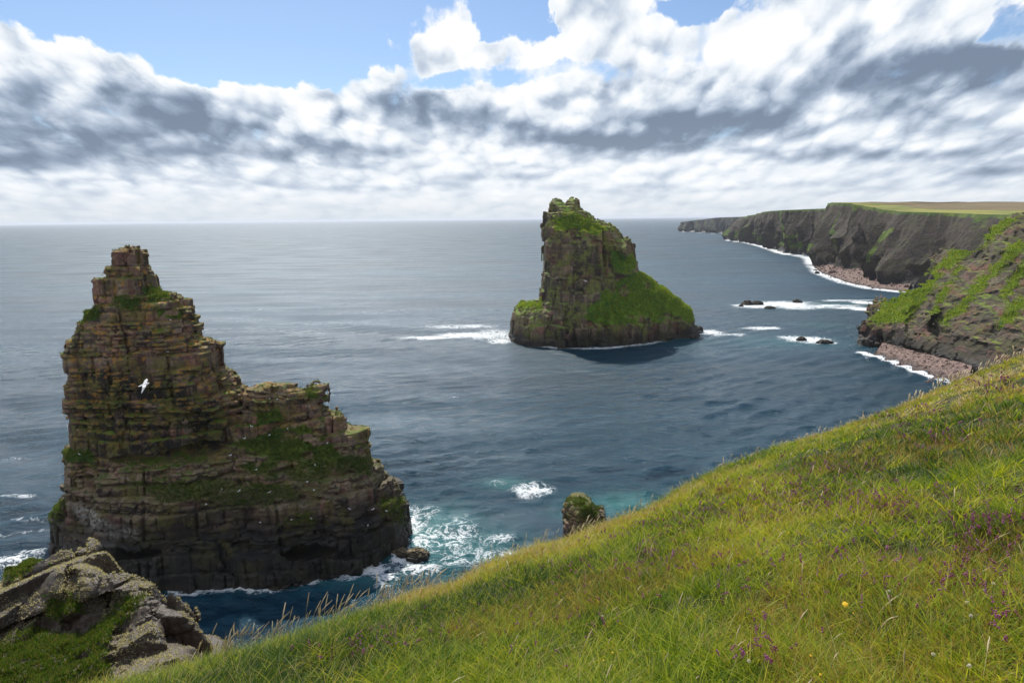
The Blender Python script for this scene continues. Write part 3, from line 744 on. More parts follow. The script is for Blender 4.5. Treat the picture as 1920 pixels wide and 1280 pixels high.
def curtain(stations, nc, nrow, seed, A1, A2, depth_inland, sky_py, top_r=6.0):
    """stations: (base px, base py, top px, top py, setback, extra turf). builds a cliff wall from waterline to the cliff edge"""
    S = np.array(stations, float)
    B = np.array([sea(a, b) for a, b in S[:, :2]])
    Tp = np.array([at(a, b, B[i, 1] + S[i, 4]) for i, (a, b) in enumerate(S[:, 2:4])])
    # resample evenly in the distance-weighted arc length (finer when nearer)
    seg = np.linalg.norm(np.diff(B[:, :2], axis=0), axis=1) / ((B[1:, 1] + B[:-1, 1]) / 2)
    s = np.concatenate([[0], np.cumsum(seg)]); q = np.linspace(0, s[-1], nc)
    def interp(A): return np.stack([np.interp(q, s, A[:, i]) for i in range(A.shape[1])], 1)
    b = interp(B); tp = interp(Tp)
    metric = np.concatenate([[0], np.cumsum(np.linalg.norm(np.diff(b[:, :2], axis=0), axis=1))])
    n = np.stack([tp[:, 0] - b[:, 0], tp[:, 1] - b[:, 1]], 1)
    k = max(3, nc // 40)
    tdir = np.gradient(b[:, :2], axis=0)
    ker = np.ones(k) / k
    nn = np.stack([-tdir[:, 1], tdir[:, 0]], 1)
    nn = np.stack([np.convolve(np.pad(nn[:, i], k, mode='edge'), ker, 'same')[k:-k] for i in (0, 1)], 1)
    nn /= np.linalg.norm(nn, axis=1)[:, None]
    sgn = np.sign((nn * n).sum(1).mean()); nn = -nn * sgn       # outward, towards the water
    v = np.concatenate([[-.06], np.linspace(0, 1, nrow)])
    Vv, Mm = np.meshgrid(v, metric, indexing='ij')
    prof = np.where(Vv < 1, np.clip(Vv, 0, 1) ** 1.35, 1)[..., None]
    base = b[None] * (1 - prof) + tp[None] * prof
    base[..., 2] = np.clip(Vv, -.06, 1) * tp[None, :, 2]
    z = base[..., 2]
    # buttresses: ribs that widen towards the foot, gullies between
    slant = Mm + z * .12
    r1 = 1 - np.abs(vnoise(slant / 46, z / 150, z * 0, seed) - .5) * 2
    r2 = 1 - np.abs(vnoise(slant / 17, z / 60, z * 0, seed + 1) - .5) * 2
    r3 = 1 - np.abs(vnoise((Mm + z * .2) / 7, z / 30, z * 0, seed + 2) - .5) * 2
    d = (r1 ** 2 - .6) * A1 * 1.5 + (r2 ** 2 - .55) * A2 * 1.3 + (r3 - .7) * A2 * .8
    d += (fbm(Mm / 3.5, z / 9, z * 0, 3, seed + 3) - .5) * A2 * .5
    st = np.floor((z + .05 * Mm) / 4.5 + 1.5 * vnoise(Mm / 30, z / 30, z * 0, seed + 5)); d += (vnoise(st * 1.7, Mm / 40, z * 0, seed + 4) - .5) * A2 * .06
    env = np.clip(1.25 - Vv, 0.22, 1) * np.clip(.4 + Vv * 3, 0, 1)
    d = d * env
    P = base.copy(); P[..., 0] += nn[None, :, 0] * d; P[..., 1] += nn[None, :, 1] * d
    nrw = P.shape[0]
    turf = np.zeros(Vv.shape)
    turf += (Vv > .9) * sstep(.9, 1.0, Vv) * .8
    turf += (r2 > .86) * (fbm(Mm / 30, z / 30, z * 0, 2, seed + 6) > .52) * .55 * (z > 8)
    turf += sstep(.62, .8, 1 - Vv + fbm(Mm / 25, z / 10, z * 0, 2, seed + 7) - .5) * (fbm(Mm / 40, z / 60, z * 0, 2, seed + 8) > .55) * .6 * (z > 4)
    I = np.arange(P.shape[0] * P.shape[1]).reshape(P.shape[:2])
    Fq = np.stack([I[:-1, :-1].ravel(), I[1:, :-1].ravel(), I[1:, 1:].ravel(), I[:-1, 1:].ravel()], 1)
    if sgn > 0: Fq = Fq[:, ::-1]
    # plateau: from the cliff edge inland
    w_ = np.array([0, .004, .01, .02, .035, .06, .1, .16, .25, .4, .6, .8, 1.0])
    edge = P[-1]
    far = np.zeros_like(edge)
    epx, epy = proj(edge)
    for i in range(len(edge)):
        fp = at(epx[i] + depth_inland[1] * 0 + (depth_inland[2]), min(sky_py(epx[i]), 900), edge[i, 1] + depth_inland[0]); far[i] = fp
    Pl = edge[None] * (1 - w_[:, None, None]) + far[None] * w_[:, None, None]
    rise = np.sin(np.clip(w_ * 1.0, 0, 1) * math.pi)[:, None]
    Pl[..., 2] += (fbm(Pl[..., 0] / 60, Pl[..., 1] / 60, Pl[..., 0] * 0, 2, 40) - .5) * 3 * np.clip(w_ * 8, 0, 1)[:, None] * np.clip((1 - w_) * 5, 0, 1)[:, None]
    return P.reshape(-1, 3), Fq, turf.ravel(), Pl, w_

def plateau_mesh(name, Pl, tf, parent=None, mat=mp):
    I = np.arange(Pl.shape[0] * Pl.shape[1]).reshape(Pl.shape[:2])
    Fq = np.stack([I[:-1, :-1].ravel(), I[1:, :-1].ravel(), I[1:, 1:].ravel(), I[:-1, 1:].ravel()], 1)
    return mesh(name, Pl.reshape(-1, 3), Fq, mat, parent, True, {'turf': tf.ravel()})

ST = [(1360, 449, 1387, 409, 30), (1366, 450.5, 1390, 407.5, 30), (1399, 455, 1413, 402.5, 24), (1433, 462, 1440, 396, 24), (1465, 474.5, 1470, 394, 24), (1500, 477, 1520, 392, 24), (1518, 482, 1551, 391, 22),
      (1523, 494, 1553, 379.5, 26), (1555, 506, 1590, 382, 28), (1600, 520, 1637, 391, 28), (1650, 532, 1700, 397, 30), (1697, 541, 1785, 400, 34), (1765, 556, 1850, 402, 36), (1860, 575, 1950, 404, 36), (2040, 600, 2120, 404, 36)]
V, Q, tf, Pl, w_ = curtain(ST, 1100, 100, 50, 20.0, 13.0, (900, 0, 260), lambda p: np.interp(p, [1380, 1440, 1520, 1550, 1553, 1590, 1640, 1720, 1920, 2100], [408, 397, 392.5, 391, 379.2, 378, 378.2, 379.5, 380, 380.5]))
cliffs = mesh('coast_cliffs', V, Q, m_coast, None, False, {'turf': tf, 'blk': np.zeros(len(V))})
tag(cliffs, kind='structure')
tfp = np.repeat((1 - sstep(.04, .16, w_))[:, None], Pl.shape[1], 1)
pl = plateau_mesh('plateau', Pl, tfp); tag(pl, kind='structure')
STF = [(1274, 428, 1286, 416, 60), (1277, 434, 1277, 416.5, 20), (1300, 435, 1300, 413.5, 30), (1321, 436, 1322, 411, 30), (1345, 437, 1345, 408, 30), (1387, 439.5, 1390, 406.5, 30), (1425, 443, 1430, 404.5, 30)]
V, Q, tf, Pl, w_ = curtain(STF, 300, 30, 60, 16, 7, (1500, 0, 200), lambda p: np.interp(p, [1277, 1300, 1322, 1345, 1390, 1430], [416.5, 413.3, 410.8, 408, 406.3, 404.3]))
fh = mesh('far_headland', V, Q, m_far, None, False, {'turf': tf * .5, 'blk': np.zeros(len(V))}); tag(fh, kind='structure')
pl2 = plateau_mesh('far_plateau', Pl, np.ones(Pl.shape[:2])); tag(pl2, kind='structure')

# ---- near headland closing the cove on the right
OUT_H = [(1612, 700, 262), (1617, 657, 268), (1622, 620, 271), (1633, 602, 273), (1661, 567, 280), (1697, 540, 287), (1739, 514, 292), (1765, 490, 294), (1793, 469, 296), (1825, 466, 294), (1835, 462, 292), (1856, 443, 297), (1870, 425, 300), (1888, 411, 303), (1905, 401, 305), (1920, 398, 306), (1980, 392, 308), (2080, 388, 310), (2250, 384, 312), (2250, 900, 240), (1612, 900, 240)]
FR_H = [(1617, 659, 268), (1658, 668, 262), (1700, 668, 257), (1736, 682, 248), (1770, 695, 237), (1800, 706, 228), (1830, 712, 222), (1633, 603, 273), (1661, 568, 280), (1697, 541, 287), (1739, 515, 292), (1793, 470, 296), (1835, 464, 292), (1856, 444, 297), (1888, 412, 303), (1920, 399, 306), (2050, 393, 310), (2240, 386, 312),
        (1690, 600, 268), (1740, 560, 276), (1800, 520, 282), (1860, 500, 276), (1740, 630, 256), (1800, 600, 253), (1850, 600, 243), (1900, 470, 280), (1900, 560, 250), (1900, 640, 228), (1930, 720, 200), (2000, 640, 222), (2100, 500, 270), (2100, 640, 225)]
def XZ(pts, Y): return [at(p[0], p[1], Y)[[0, 2]] for p in pts]
SPURS = [(XZ([(1935, 440), (1913, 460), (1875, 500), (1838, 538), (1803, 588), (1806, 623), (1800, 700)], 255), 15.0, 7.0), (XZ([(1960, 540), (1920, 567), (1895, 581), (1872, 615), (1856, 648), (1845, 690)], 240), 14.0, 6.5),
         (XZ([(1793, 471), (1760, 520), (1742, 560), (1728, 600), (1722, 640), (1720, 668)], 272), 8.0, 5.0), (XZ([(2000, 600), (1940, 640), (1900, 680)], 225), 12, 7)]
GULL = [(XZ([(1850, 470), (1810, 510), (1775, 560), (1760, 610), (1762, 660)], 266), 13.0, 6.0), (XZ([(1925, 500), (1890, 535), (1850, 580), (1830, 630), (1826, 690)], 248), 13.0, 5.0), (XZ([(1960, 590), (1910, 625), (1880, 680)], 235), 11, 5), (XZ([(1700, 600), (1680, 630), (1675, 665)], 268), 2.5, 4)]
def pdist(P, X, Z):
    d = np.full(X.shape, 1e9)
    for a, b in zip(P[:-1], P[1:]):
        e = b - a; tt = np.clip(((X - a[0]) * e[0] + (Z - a[1]) * e[1]) / (e @ e), 0, 1)
        d = np.minimum(d, (X - a[0] - tt * e[0]) ** 2 + (Z - a[1] - tt * e[1]) ** 2)
    return np.sqrt(d)
def ridgeH(X, Z):
    X = X.astype(np.float32); Z = Z.astype(np.float32)
    wx_ = X + (fbm(X / 9, Z / 9, X * 0, 3, 74) - .5) * 7; wz_ = Z + (fbm(X / 9, Z / 9, X * 0 + 5, 3, 75) - .5) * 7
    o = np.zeros(X.shape)
    for P, H, w in SPURS: o -= H * np.exp(-pdist(P, wx_, wz_) / w)
    for P, H, w in GULL: o += H * np.exp(-pdist(P, wx_, wz_) / w)
    cdir = wx_ * .86 - wz_ * .50; a = X * .5 + Z * .86
    r2 = 1 - np.abs(vnoise(cdir / 5.0, a / 30, X * 0, 72) - .5) * 2
    r3 = 1 - np.abs(vnoise((wx_ * .95 - wz_ * .3) / 2.4, a / 14, X * 0, 73) - .5) * 2
    env = np.clip((X - 138) / 15, .2, 1) * np.clip((56 - Z) / 10, .1, 1)
    return o * env - ((r2 - .7) * 14 + (r3 - .7) * 6) * env
def strip(pts, w):
    A = np.array(pts, float); d = np.gradient(A, axis=0); d /= np.linalg.norm(d, axis=1)[:, None]
    n = np.stack([-d[:, 1], d[:, 0]], 1) * w
    return np.concatenate([A + n, (A - n)[::-1]]).tolist()
TURF_H = [[(1628, 610), (1650, 572), (1697, 538), (1745, 508), (1790, 466), (1840, 460), (1800, 490), (1765, 520), (1740, 550), (1718, 590), (1690, 604)], strip([(1915, 455), (1880, 492), (1842, 531), (1800, 580), (1764, 611)], 9),
          strip([(1925, 392), (1885, 415), (1860, 440), (1830, 462)], 8), strip([(1920, 565), (1895, 588), (1875, 622)], 10), strip([(1800, 500), (1770, 545), (1750, 590)], 6), strip([(1925, 500), (1900, 530), (1880, 560)], 8)]
V, Q, hb, tv = rock_body(OUT_H, 300, FR_H, 120, .62, 4.0, 41, tsc=7, small=(2.2, 2.5, .2), strata=(1.8, 6.0), cell=(2.5, 5.5), amp=.3, ledge=.25, groove=.5, zgroove=.2, dip=(.25, 0), turf=TURF_H, quant=.0, lump=1.0, gully=2.6, ys=(186, 345), fscale=.75, ridge=ridgeH, follow=5, follow_k=1.6)
m_head = rock_mat('headland_rock', (.036, .030, .026), (.15, .115, .09), (.19, .07, .055), lichen=(.10, .10, .035), orange=(.24, .17, .04), wet=6, lich_amt=.6, orange_z=70, scale=.45, sbump=.9, streak_amt=.85, pale_amt=.08,
                  ledge=(.86, .97), bump=.8, turf_a=(.05, .11, .012), turf_b=(.20, .26, .03), orange_amt=.4, turfn=.47)
head = mesh('near_headland', V, Q, m_head, None, False, {'blk': hb, 'turf': tv}); tag(head, kind='structure')
N = vnormals(V, Q)
wt = (tv + .0) * np.clip(N[:, 2] + .35, .02, 1) * (V[:, 1] < 340)
VV, TT, ca = tufts(V, N, wt, 12000, .6, .11, np.random.default_rng(9), 4, .8)
ht = mesh('headland_turf', VV, None, turf_leaf2, None, False, {'c': ca}, tris=TT); tag(ht, kind='stuff', cat='grass', label='rough bright turf on the upper ridge of the nearest right headland')

# ---- shingle beaches under the cliffs
mb, t = new_mat('red_shingle')
P = t.pos()
vo = t.node('ShaderNodeTexVoronoi'); t.l.new(P, vo.inputs['Vector']); vo.inputs['Scale'].default_value = 1.1
cs = t.node('ShaderNodeSeparateColor'); t.l.new(vo.outputs['Color'], cs.inputs[0])
c_ = t.mix(cs.outputs[0], (.09, .055, .046), (.26, .18, .15))
c_ = t.mix(t.ss(t.sep(P)[2], .2, .9, .7, 0), c_, (.05, .035, .03))
t.l.new(c_, t.p.inputs['Base Color']); t.p.inputs['Roughness'].default_value = .85
t.l.new(t.bump(vo.outputs['Distance'], .9, .5), t.p.inputs['Normal'])
def beach(name, water, back, zb):
    W = np.array([sea(*p) for p in water]); Bk = np.array([at(p[0], p[1], p[2]) for p in back])
    n = 160; r = 26
    q = np.linspace(0, 1, n)
    def rs_(A):
        s = np.concatenate([[0], np.cumsum(np.linalg.norm(np.diff(A[:, :2], axis=0), axis=1))]); s /= s[-1]
        return np.stack([np.interp(q, s, A[:, i]) for i in range(3)], 1)
    W = rs_(W); Bk = rs_(Bk); Bk[:, 2] = zb
    f = np.linspace(-.25, 1.3, r)[:, None, None]
    G = W[None] * (1 - f) + Bk[None] * f
    G[..., 2] = f[..., 0] * zb + (fbm(G[..., 0] / 2, G[..., 1] / 2, G[..., 0] * 0, 3, 33) - .5) * .55
    I = np.arange(r * n).reshape(r, n)
    Fq = np.stack([I[:-1, :-1].ravel(), I[:-1, 1:].ravel(), I[1:, 1:].ravel(), I[1:, :-1].ravel()], 1)
    a, b_, c_ = G[0, 0], G[0, 1], G[1, 1]
    if np.cross(b_ - a, c_ - a)[2] < 0: Fq = Fq[:, ::-1]
    o = mesh(name, G.reshape(-1, 3), Fq, mb, None, False); tag(o, kind='structure'); return G
G1 = beach('far_beach', [(1523, 496), (1540, 511), (1590, 530), (1640, 540), (1700, 547)], [(1535, 488, 770), (1555, 500, 690), (1600, 516, 600), (1650, 526, 545), (1710, 535, 505)], 4.0)
G2 = beach('cove_beach', [(1640, 664), (1662, 671), (1720, 694), (1765, 710), (1815, 722)], [(1655, 660, 268), (1690, 664, 262), (1740, 682, 250), (1775, 695, 240), (1820, 710, 226)], 2.4)

# boulders strewn along both beaches
def pebbles(name, G, n, size, seed, label):
    r = np.random.default_rng(seed)
    pts = G.reshape(-1, 3)[r.integers(0, G.shape[0] * G.shape[1], n)] + r.normal(0, 1, (n, 3)) * [1.5, 1.5, .1]
    ico = bmesh.new(); bmesh.ops.create_icosphere(ico, subdivisions=1, radius=1)
    iv = np.array([v.co[:] for v in ico.verts]); it = np.array([[v.index for v in f.verts] for f in ico.faces]); ico.free()
    s = size * r.lognormal(0, .5, n)
    VV = pts[:, None] + iv[None] * (s[:, None, None] * r.uniform(.6, 1.2, (n, 1, 3))) * (1 + r.normal(0, .15, (n, len(iv), 1)))
    TT = (it[None] + (np.arange(n) * len(iv))[:, None, None]).reshape(-1, 3)
    o = mesh(name, VV.reshape(-1, 3), None, mb, None, False, tris=TT); tag(o, kind='stuff', cat='boulders', label=label)
pebbles('beach_boulders', G1, 1100, .5, 1, 'reddish boulders strewn along the far shingle beach')
pebbles('beach_boulders', G2, 1600, .17, 2, 'reddish boulders strewn along the near cove beach')

# ---- rocks awash
m_wet = rock_mat('wet_rock', (.012, .012, .012), (.035, .03, .027), (.03, .022, .02), wet=3, lich_amt=.1, orange_amt=0, ledge=(.9, 1.1), bump=.8)
m_shelf = rock_mat('shelf_rock', (.03, .025, .022), (.09, .06, .05), (.13, .05, .035), wet=.6, lich_amt=.2, orange_amt=0, ledge=(.98, 1.1), bump=.8)
def sea_rock(px, py, wpx, hpx, depth_f, seed, label, mat=None):
    c = sea(px, py); dist = c[1]; k = dist / 1280
    rx = wpx / 2 * k; rz = hpx * k; ry = rx * depth_f
    bm = bmesh.new(); bmesh.ops.create_icosphere(bm, subdivisions=5, radius=1)
    A = np.array([v.co[:] for v in bm.verts])
    n = fbm(A[:, 0] * 1.7 + seed * 3.1, A[:, 1] * 1.7, A[:, 2] * 1.7, 4, 61)
    n2 = 1 - np.abs(vnoise(A[:, 0] * 4 + seed, A[:, 1] * 4, A[:, 2] * 4, 62) - .5) * 2
    R_ = .55 + .75 * n + .18 * n2
    A = A * R_[:, None]; A[:, 2] = np.round(A[:, 2] * 5 + n * 1.5) / 5 * .5 + A[:, 2] * .5
    A = A * [rx, ry, rz]
    for v, a in zip(bm.verts, A): v.co = a
    me = bpy.data.meshes.new('sea_rock'); bm.to_mesh(me); bm.free(); me.materials.append(mat or m_wet)
    o = bpy.data.objects.new('sea_rock', me); COL.objects.link(o); o.location = (c[0], c[1], 0)
    return tag(o, label, 'rock', 'low rocks awash in the surf')
sea_rock(1402, 571, 22, 7, .8, 1, 'left one of the two touching black rocks in the long surf patch')
sea_rock(1421, 571, 20, 7, .8, 2, 'right one of the two touching black rocks in the long surf patch')
sea_rock(1389, 574, 9, 3, .8, 9, 'tiny low rock at the left end of the long surf patch')
sea_rock(1495, 567, 18, 5, .8, 3, 'flat dark rock at the top of the long surf patch')
sea_rock(1443, 578, 20, 4, .7, 4, 'low slanting rock at the lower edge of the long surf patch')
sea_rock(1503, 638, 18, 6, .8, 5, 'rounded rock with foam around it in the small near surf patch')
sea_rock(1546, 643, 28, 6, .6, 6, 'long low jagged rock right of the rounded one in the near surf patch')
sea_rock(1532, 513, 8, 4, .9, 7, 'lone black rock just off the far shingle beach')
sea_rock(782, 1043, 44, 14, .7, 12, 'flat brown rock shelf at the right foot of the near stack', m_shelf)
sea_rock(752, 1040, 40, 12, .6, 8, 'reddish wave-cut slab tucked under the right foot of the near stack', m_shelf)
sea_rock(1311, 622, 14, 9, .9, 10, 'small mossy rock at the right tip of the middle stack', m_mid)

# ================================================================== FOREGROUND HILLSIDE
EYE = 1.65
EP = [(-2600, 1900, 5.0), (-1200, 1650, 5.2), (-300, 1470, 5.6), (0, 1378, 6.2), (290, 1283, 7.2), (400, 1246, 7.6), (560, 1200, 8.3), (700, 1155, 9.0), (850, 1108, 10), (960, 1052, 11), (1060, 1022, 11.8), (1200, 968, 13.2), (1330, 893, 15.5), (1450, 848, 17.5),
      (1560, 812, 19.5), (1640, 787, 21.5), (1740, 745, 24.5), (1820, 712, 27), (1920, 668, 31), (2200, 560, 42), (2800, 470, 60), (4200, 420, 80)]
ea, eT, er = [], [], []
for a, b, r_ in EP:
    d = ray(a, b); ea.append(math.atan2(d[0], d[1])); eT.append(d[2] / math.hypot(d[0], d[1])); er.append(r_)
ea = np.array(ea); eT = np.array(eT); er = np.array(er)
def ground_z(x, y, rough=True):
    az = np.arctan2(x, y); r = np.hypot(x, y)
    a2 = np.concatenate([[-math.pi], [-2.2], ea, [2.3, math.pi]]); T2 = np.concatenate([[.02, -.1], eT, [.05, .02]]); R2 = np.concatenate([[60, 14], er, [90, 60]])
    T = np.interp(az, a2, T2); R = np.interp(az, a2, R2)
    z = T * r - EYE * (1 - r / R) ** 2
    over = np.maximum(r / R - 1.12, 0)
    z = z - 60 * over ** 1.6
    z = np.maximum(z, -HC - 3)
    if rough:
        k = np.clip(r / 1.5, 0, 1)
        z = z + k * ((fbm(x / 1.3, y / 1.3, x * 0, 2, 80) - .5) * .24 + (fbm(x / .42, y / .42, x * 0, 2, 81) - .5) * .15)
        z = z + np.clip(over * 8, 0, 1) * (fbm(x / 2, y / 2, z / 2, 3, 82) - .5) * 2.5
    return z + HC
azg = np.concatenate([np.radians(np.arange(-180, -48, 4.0)), np.radians(np.linspace(-46, 48, 520)), np.radians(np.arange(50, 181, 4.0))])
rg = np.concatenate([np.linspace(.15, .8, 5), np.geomspace(.9, 60, 420), np.geomspace(62, 160, 20)])
GA, GR = np.meshgrid(azg, rg)
gx = GR * np.sin(GA); gy = GR * np.cos(GA); gz = ground_z(gx, gy)
V = np.stack([gx.ravel(), gy.ravel(), gz.ravel()], 1)
I = np.arange(gx.size).reshape(gx.shape)
Fq = np.stack([I[:-1, :-1].ravel(), I[:-1, 1:].ravel(), I[1:, 1:].ravel(), I[1:, :-1].ravel()], 1)[:, ::-1]
mg, t = new_mat('hillside_soil')
P = t.pos(); nz = t.sep(t.nrm())[2]
cgr = t.mix(t.ss(t.noise(P, 1.2, 5, .65), .35, .65), (.025, .045, .008), (.075, .075, .018))
cgr = t.mix(t.ss(t.noise(P, 9, 4, .7), .45, .7), cgr, (.02, .022, .008))
cr_ = t.mix(t.ss(t.noise(P, .6, 5, .7), .4, .6), (.06, .045, .035), (.15, .11, .085))
t.l.new(t.mix(t.ss(nz, .35, .6), cr_, cgr), t.p.inputs['Base Color']); t.p.inputs['Roughness'].default_value = .95
t.l.new(t.bump(t.noise(P, 14, 4, .7), .9, .08), t.p.inputs['Normal'])
hill = mesh('hillside', V, Fq, mg, None, True); tag(hill, kind='structure')

# ---- blades
rs = np.random.default_rng(12)
A0, A1 = math.radians(-41), math.radians(41)
def edge_r(az): return np.interp(az, ea, er)
def scatter(n, rmin, bias, over=1.10):
    """random points, density per area falling with distance"""
    az = rs.uniform(A0, A1, n)
    R = edge_r(az) * over
    uu = rs.random(n)
    r = rmin * (R / rmin) ** (uu ** bias)
    return r * np.sin(az), r * np.cos(az), r
def blades(x, y, r, L, W, seg, bend, tilt_dir, tilt, colr, sway=.5):
    n = len(x); z = ground_z(x, y)
    ang = tilt_dir + rs.normal(0, sway, n)
    dx, dy = np.cos(ang), np.sin(ang)
    px_, py_ = -dy, dx
    fa = rs.uniform(0, 2 * math.pi, n)      # blade face turned at random
    wx, wy = np.cos(fa), np.sin(fa)
    rows = []
    for i in range(seg + 1):
        f = i / seg
        h = L * (f - bend * .45 * f * f); q = L * (tilt * f + bend * .75 * f * f)
        cx = x + dx * q; cy = y + dy * q; cz = z - .01 + h
        wd = W * (1 - f ** 1.6) * .5 if i < seg else W * 0
        if i < seg:
            rows.append(np.stack([cx - wx * wd, cy - wy * wd, cz], 1)); rows.append(np.stack([cx + wx * wd, cy + wy * wd, cz], 1))
        else: rows.append(np.stack([cx, cy, cz], 1))
    Vb = np.stack(rows, 1); k = Vb.shape[1]
    o = np.arange(n)[:, None] * k
    qs = np.concatenate([o + np.array([2 * i, 2 * i + 1, 2 * i + 3, 2 * i + 2]) for i in range(seg - 1)])
    ts = o + np.array([2 * seg - 2, 2 * seg - 1, 2 * seg])
    return Vb.reshape(-1, 3), qs, ts, np.repeat(colr, k)
def join(parts):
    Vs, Qs, Ts, Cs = [], [], [], []; off = 0
    for v, q, t_, c in parts:
        Vs.append(v); Qs.append(q + off); Ts.append(t_ + off); Cs.append(c); off += len(v)
    return np.concatenate(Vs), np.concatenate(Qs), np.concatenate(Ts), np.concatenate(Cs)

g_leaf = leaf_mat('grass_leaf', [(0, (.04, .09, .008)), (.2, (.12, .22, .012)), (.46, (.32, .40, .022)), (.68, (.56, .53, .05)), (.84, (.40, .24, .08)), (.92, (.44, .30, .10)), (1, (.66, .55, .34))], .5)
WIND = math.radians(20)
def patch(x, y):
    a = fbm(x / 2.2, y / 2.2, x * 0, 3, 90); b = fbm(x / .5, y / .5, x * 0, 2, 91); d = fbm(x / 6, y / 6, x * 0, 2, 92)
    return a, b, d
parts = []
# tussocks: roots cluster so blades fan out in clumps
def clumped(n, per, rmin, bias, spread):
    cx, cy, cr = scatter(n, rmin, bias)
    x = np.repeat(cx, per); y = np.repeat(cy, per); r = np.repeat(cr, per)
    th = rs.uniform(0, 2 * math.pi, n * per); ra = np.abs(rs.normal(0, 1, n * per)) * spread * (.6 + r / 12)
    return x + np.cos(th) * ra, y + np.sin(th) * ra, r, th, np.repeat(rs.random(n), per), np.repeat(rs.normal(0, 1, n), per)
x, y, r, th, cr1, cn = clumped(12500, 17, 1.5, .80, .045)
a, b, d = patch(x, y)
wscale = np.maximum(1, r / 5.0)
L = (.045 + .09 * b + .05 * cr1 ** 2) * rs.uniform(.45, 1.5, len(x)); L *= 1 + .1 * np.minimum(r / 10, 1)
col = np.clip(.32 + (a - .5) * 1.7 + (d - .5) * 1.3 + (cr1 - .5) * .42 + rs.normal(0, .13, len(x)) + np.clip((r - 4) / 40, 0, .16), 0, 1)
dirs = WIND + 1.5 * np.sin(cn * 2)
mixd = np.arctan2(np.sin(dirs) * .7 + np.sin(th) * 1.0, np.cos(dirs) * .7 + np.cos(th) * 1.0)
parts.append(blades(x, y, r, L, .0056 * wscale * rs.uniform(.6, 1.4, len(x)), 4, rs.uniform(.3, 1.1, len(x)), mixd, rs.uniform(.1, .9, len(x)), col, .6))
# short filler underneath
x, y, r = scatter(150000, 1.4, .78)
a, b, d = patch(x, y)
parts.append(blades(x, y, r, rs.uniform(.04, .11, len(x)), .0032 * np.maximum(1, r / 4.5), 2, rs.uniform(.2, .9, len(x)), rs.uniform(0, 6.28, len(x)), rs.uniform(.1, .7, len(x)),
                    np.clip(.16 + (a - .5) * 1.2 + (d - .5) + rs.normal(0, .12, len(x)), 0, 1)))
# broad glossy blades of coarse grass, few and bright
x, y, r, th, c1, cn = clumped(3200, 9, 1.6, .8, .035)
parts.append(blades(x, y, r, rs.uniform(.09, .20, len(x)), .0075 * np.maximum(1, r / 6) * rs.uniform(.6, 1.2, len(x)), 4, rs.uniform(.3, .9, len(x)), th, rs.uniform(.2, .9, len(x)), np.clip(.34 + .36 * c1 + rs.normal(0, .07, len(x)), 0, .8)))
# fine rusty hair grass in drifts
x, y, r = scatter(170000, 1.5, .8)
kz = fbm(x / 1.7 + 9, y / 1.7, x * 0, 3, 95) + .10 * sstep(9, 20, r); s_ = kz > .585
x, y, r = x[s_], y[s_], r[s_]
parts.append(blades(x, y, r, rs.uniform(.08, .17, len(x)), .0022 * np.maximum(1, r / 4), 3, rs.uniform(.1, .8, len(x)), rs.uniform(0, 6.28, len(x)), rs.uniform(.0, .6, len(x)), np.clip(.84 + rs.normal(0, .05, len(x)), 0, 1)))
# straw: dead bleached blades lying over the green
x, y, r = scatter(9000, 1.5, .75)
parts.append(blades(x, y, r, rs.uniform(.10, .26, len(x)), .0026 * np.maximum(1, r / 5), 4, rs.uniform(.5, 1.1, len(x)), WIND + rs.normal(0, 1.2, len(x)), rs.uniform(.3, 1.0, len(x)), rs.uniform(.88, 1.0, len(x))))
Vg, Qg, Tg, Cg = join(parts)
go = mesh('grass', Vg, Qg, g_leaf, None, True, {'c': Cg}, tris=Tg)
tag(go, 'lush yellow green meadow grass covering the steep hillside', 'grass', kind='stuff')

# ---- dry flowering stems along the brow
s_leaf = leaf_mat('seed_stem', [(0, (.42, .33, .18)), (.5, (.60, .50, .31)), (1, (.78, .69, .48))], .35, rough=.8, warm=(1.1, 1, .75))
def stems(px0, px1, n, hmin, hmax, inner, outer):
    pxs = rs.uniform(px0, px1, n)
    az = np.array([math.atan2(*ray(p, np.interp(p, [e[0] for e in EP], [e[1] for e in EP]))[:2]) for p in pxs])
    r = edge_r(az) * rs.uniform(inner, outer, n)
    return r * np.sin(az), r * np.cos(az), r, rs.uniform(hmin, hmax, n)
def seed_heads(x, y, r, H, W):
    n = len(x); z = ground_z(x, y); parts = []
    ang = WIND + rs.normal(0, .7, n); bend = rs.uniform(.05, .45, n); tilt = rs.uniform(-.1, .45, n)
    seg = 6; rows = []
    for i in range(seg + 1):
        f = i / seg
        cx = x + np.cos(ang) * H * (tilt * f + bend * f ** 2.5); cy = y + np.sin(ang) * H * (tilt * f + bend * f ** 2.5)
        cz = z + H * (f - .3 * bend * f ** 3)
        head = np.where(f > .72, 2.4 * np.sin(np.clip((f - .66) / .34, 0, 1) * math.pi * .93) + .3, .6)
        w = W * head
        for k in range(3):
            a_ = k * 2.094
            rows.append(np.stack([cx + np.cos(a_) * w, cy + np.sin(a_) * w, cz], 1))
    Vb = np.stack(rows, 1); k = Vb.shape[1]; o = np.arange(n)[:, None] * k
    qs = []
    for i in range(seg):
        for j in range(3):
            qs.append(o + np.array([3 * i + j, 3 * i + (j + 1) % 3, 3 * i + 3 + (j + 1) % 3, 3 * i + 3 + j]))
    ts = o + np.array([3 * seg, 3 * seg + 1, 3 * seg + 2])
    return Vb.reshape(-1, 3), np.concatenate(qs), ts, np.repeat(rs.random(n), k)
parts = [seed_heads(*stems(370, 800, 150, .22, .52, .92, 1.06), .0034), seed_heads(*stems(780, 1140, 60, .18, .40, .95, 1.06), .0040), seed_heads(*stems(1130, 1700, 130, .14, .32, .95, 1.07), .0055),
         seed_heads(*stems(1700, 1925, 90, .2, .5, .93, 1.05), .010)]
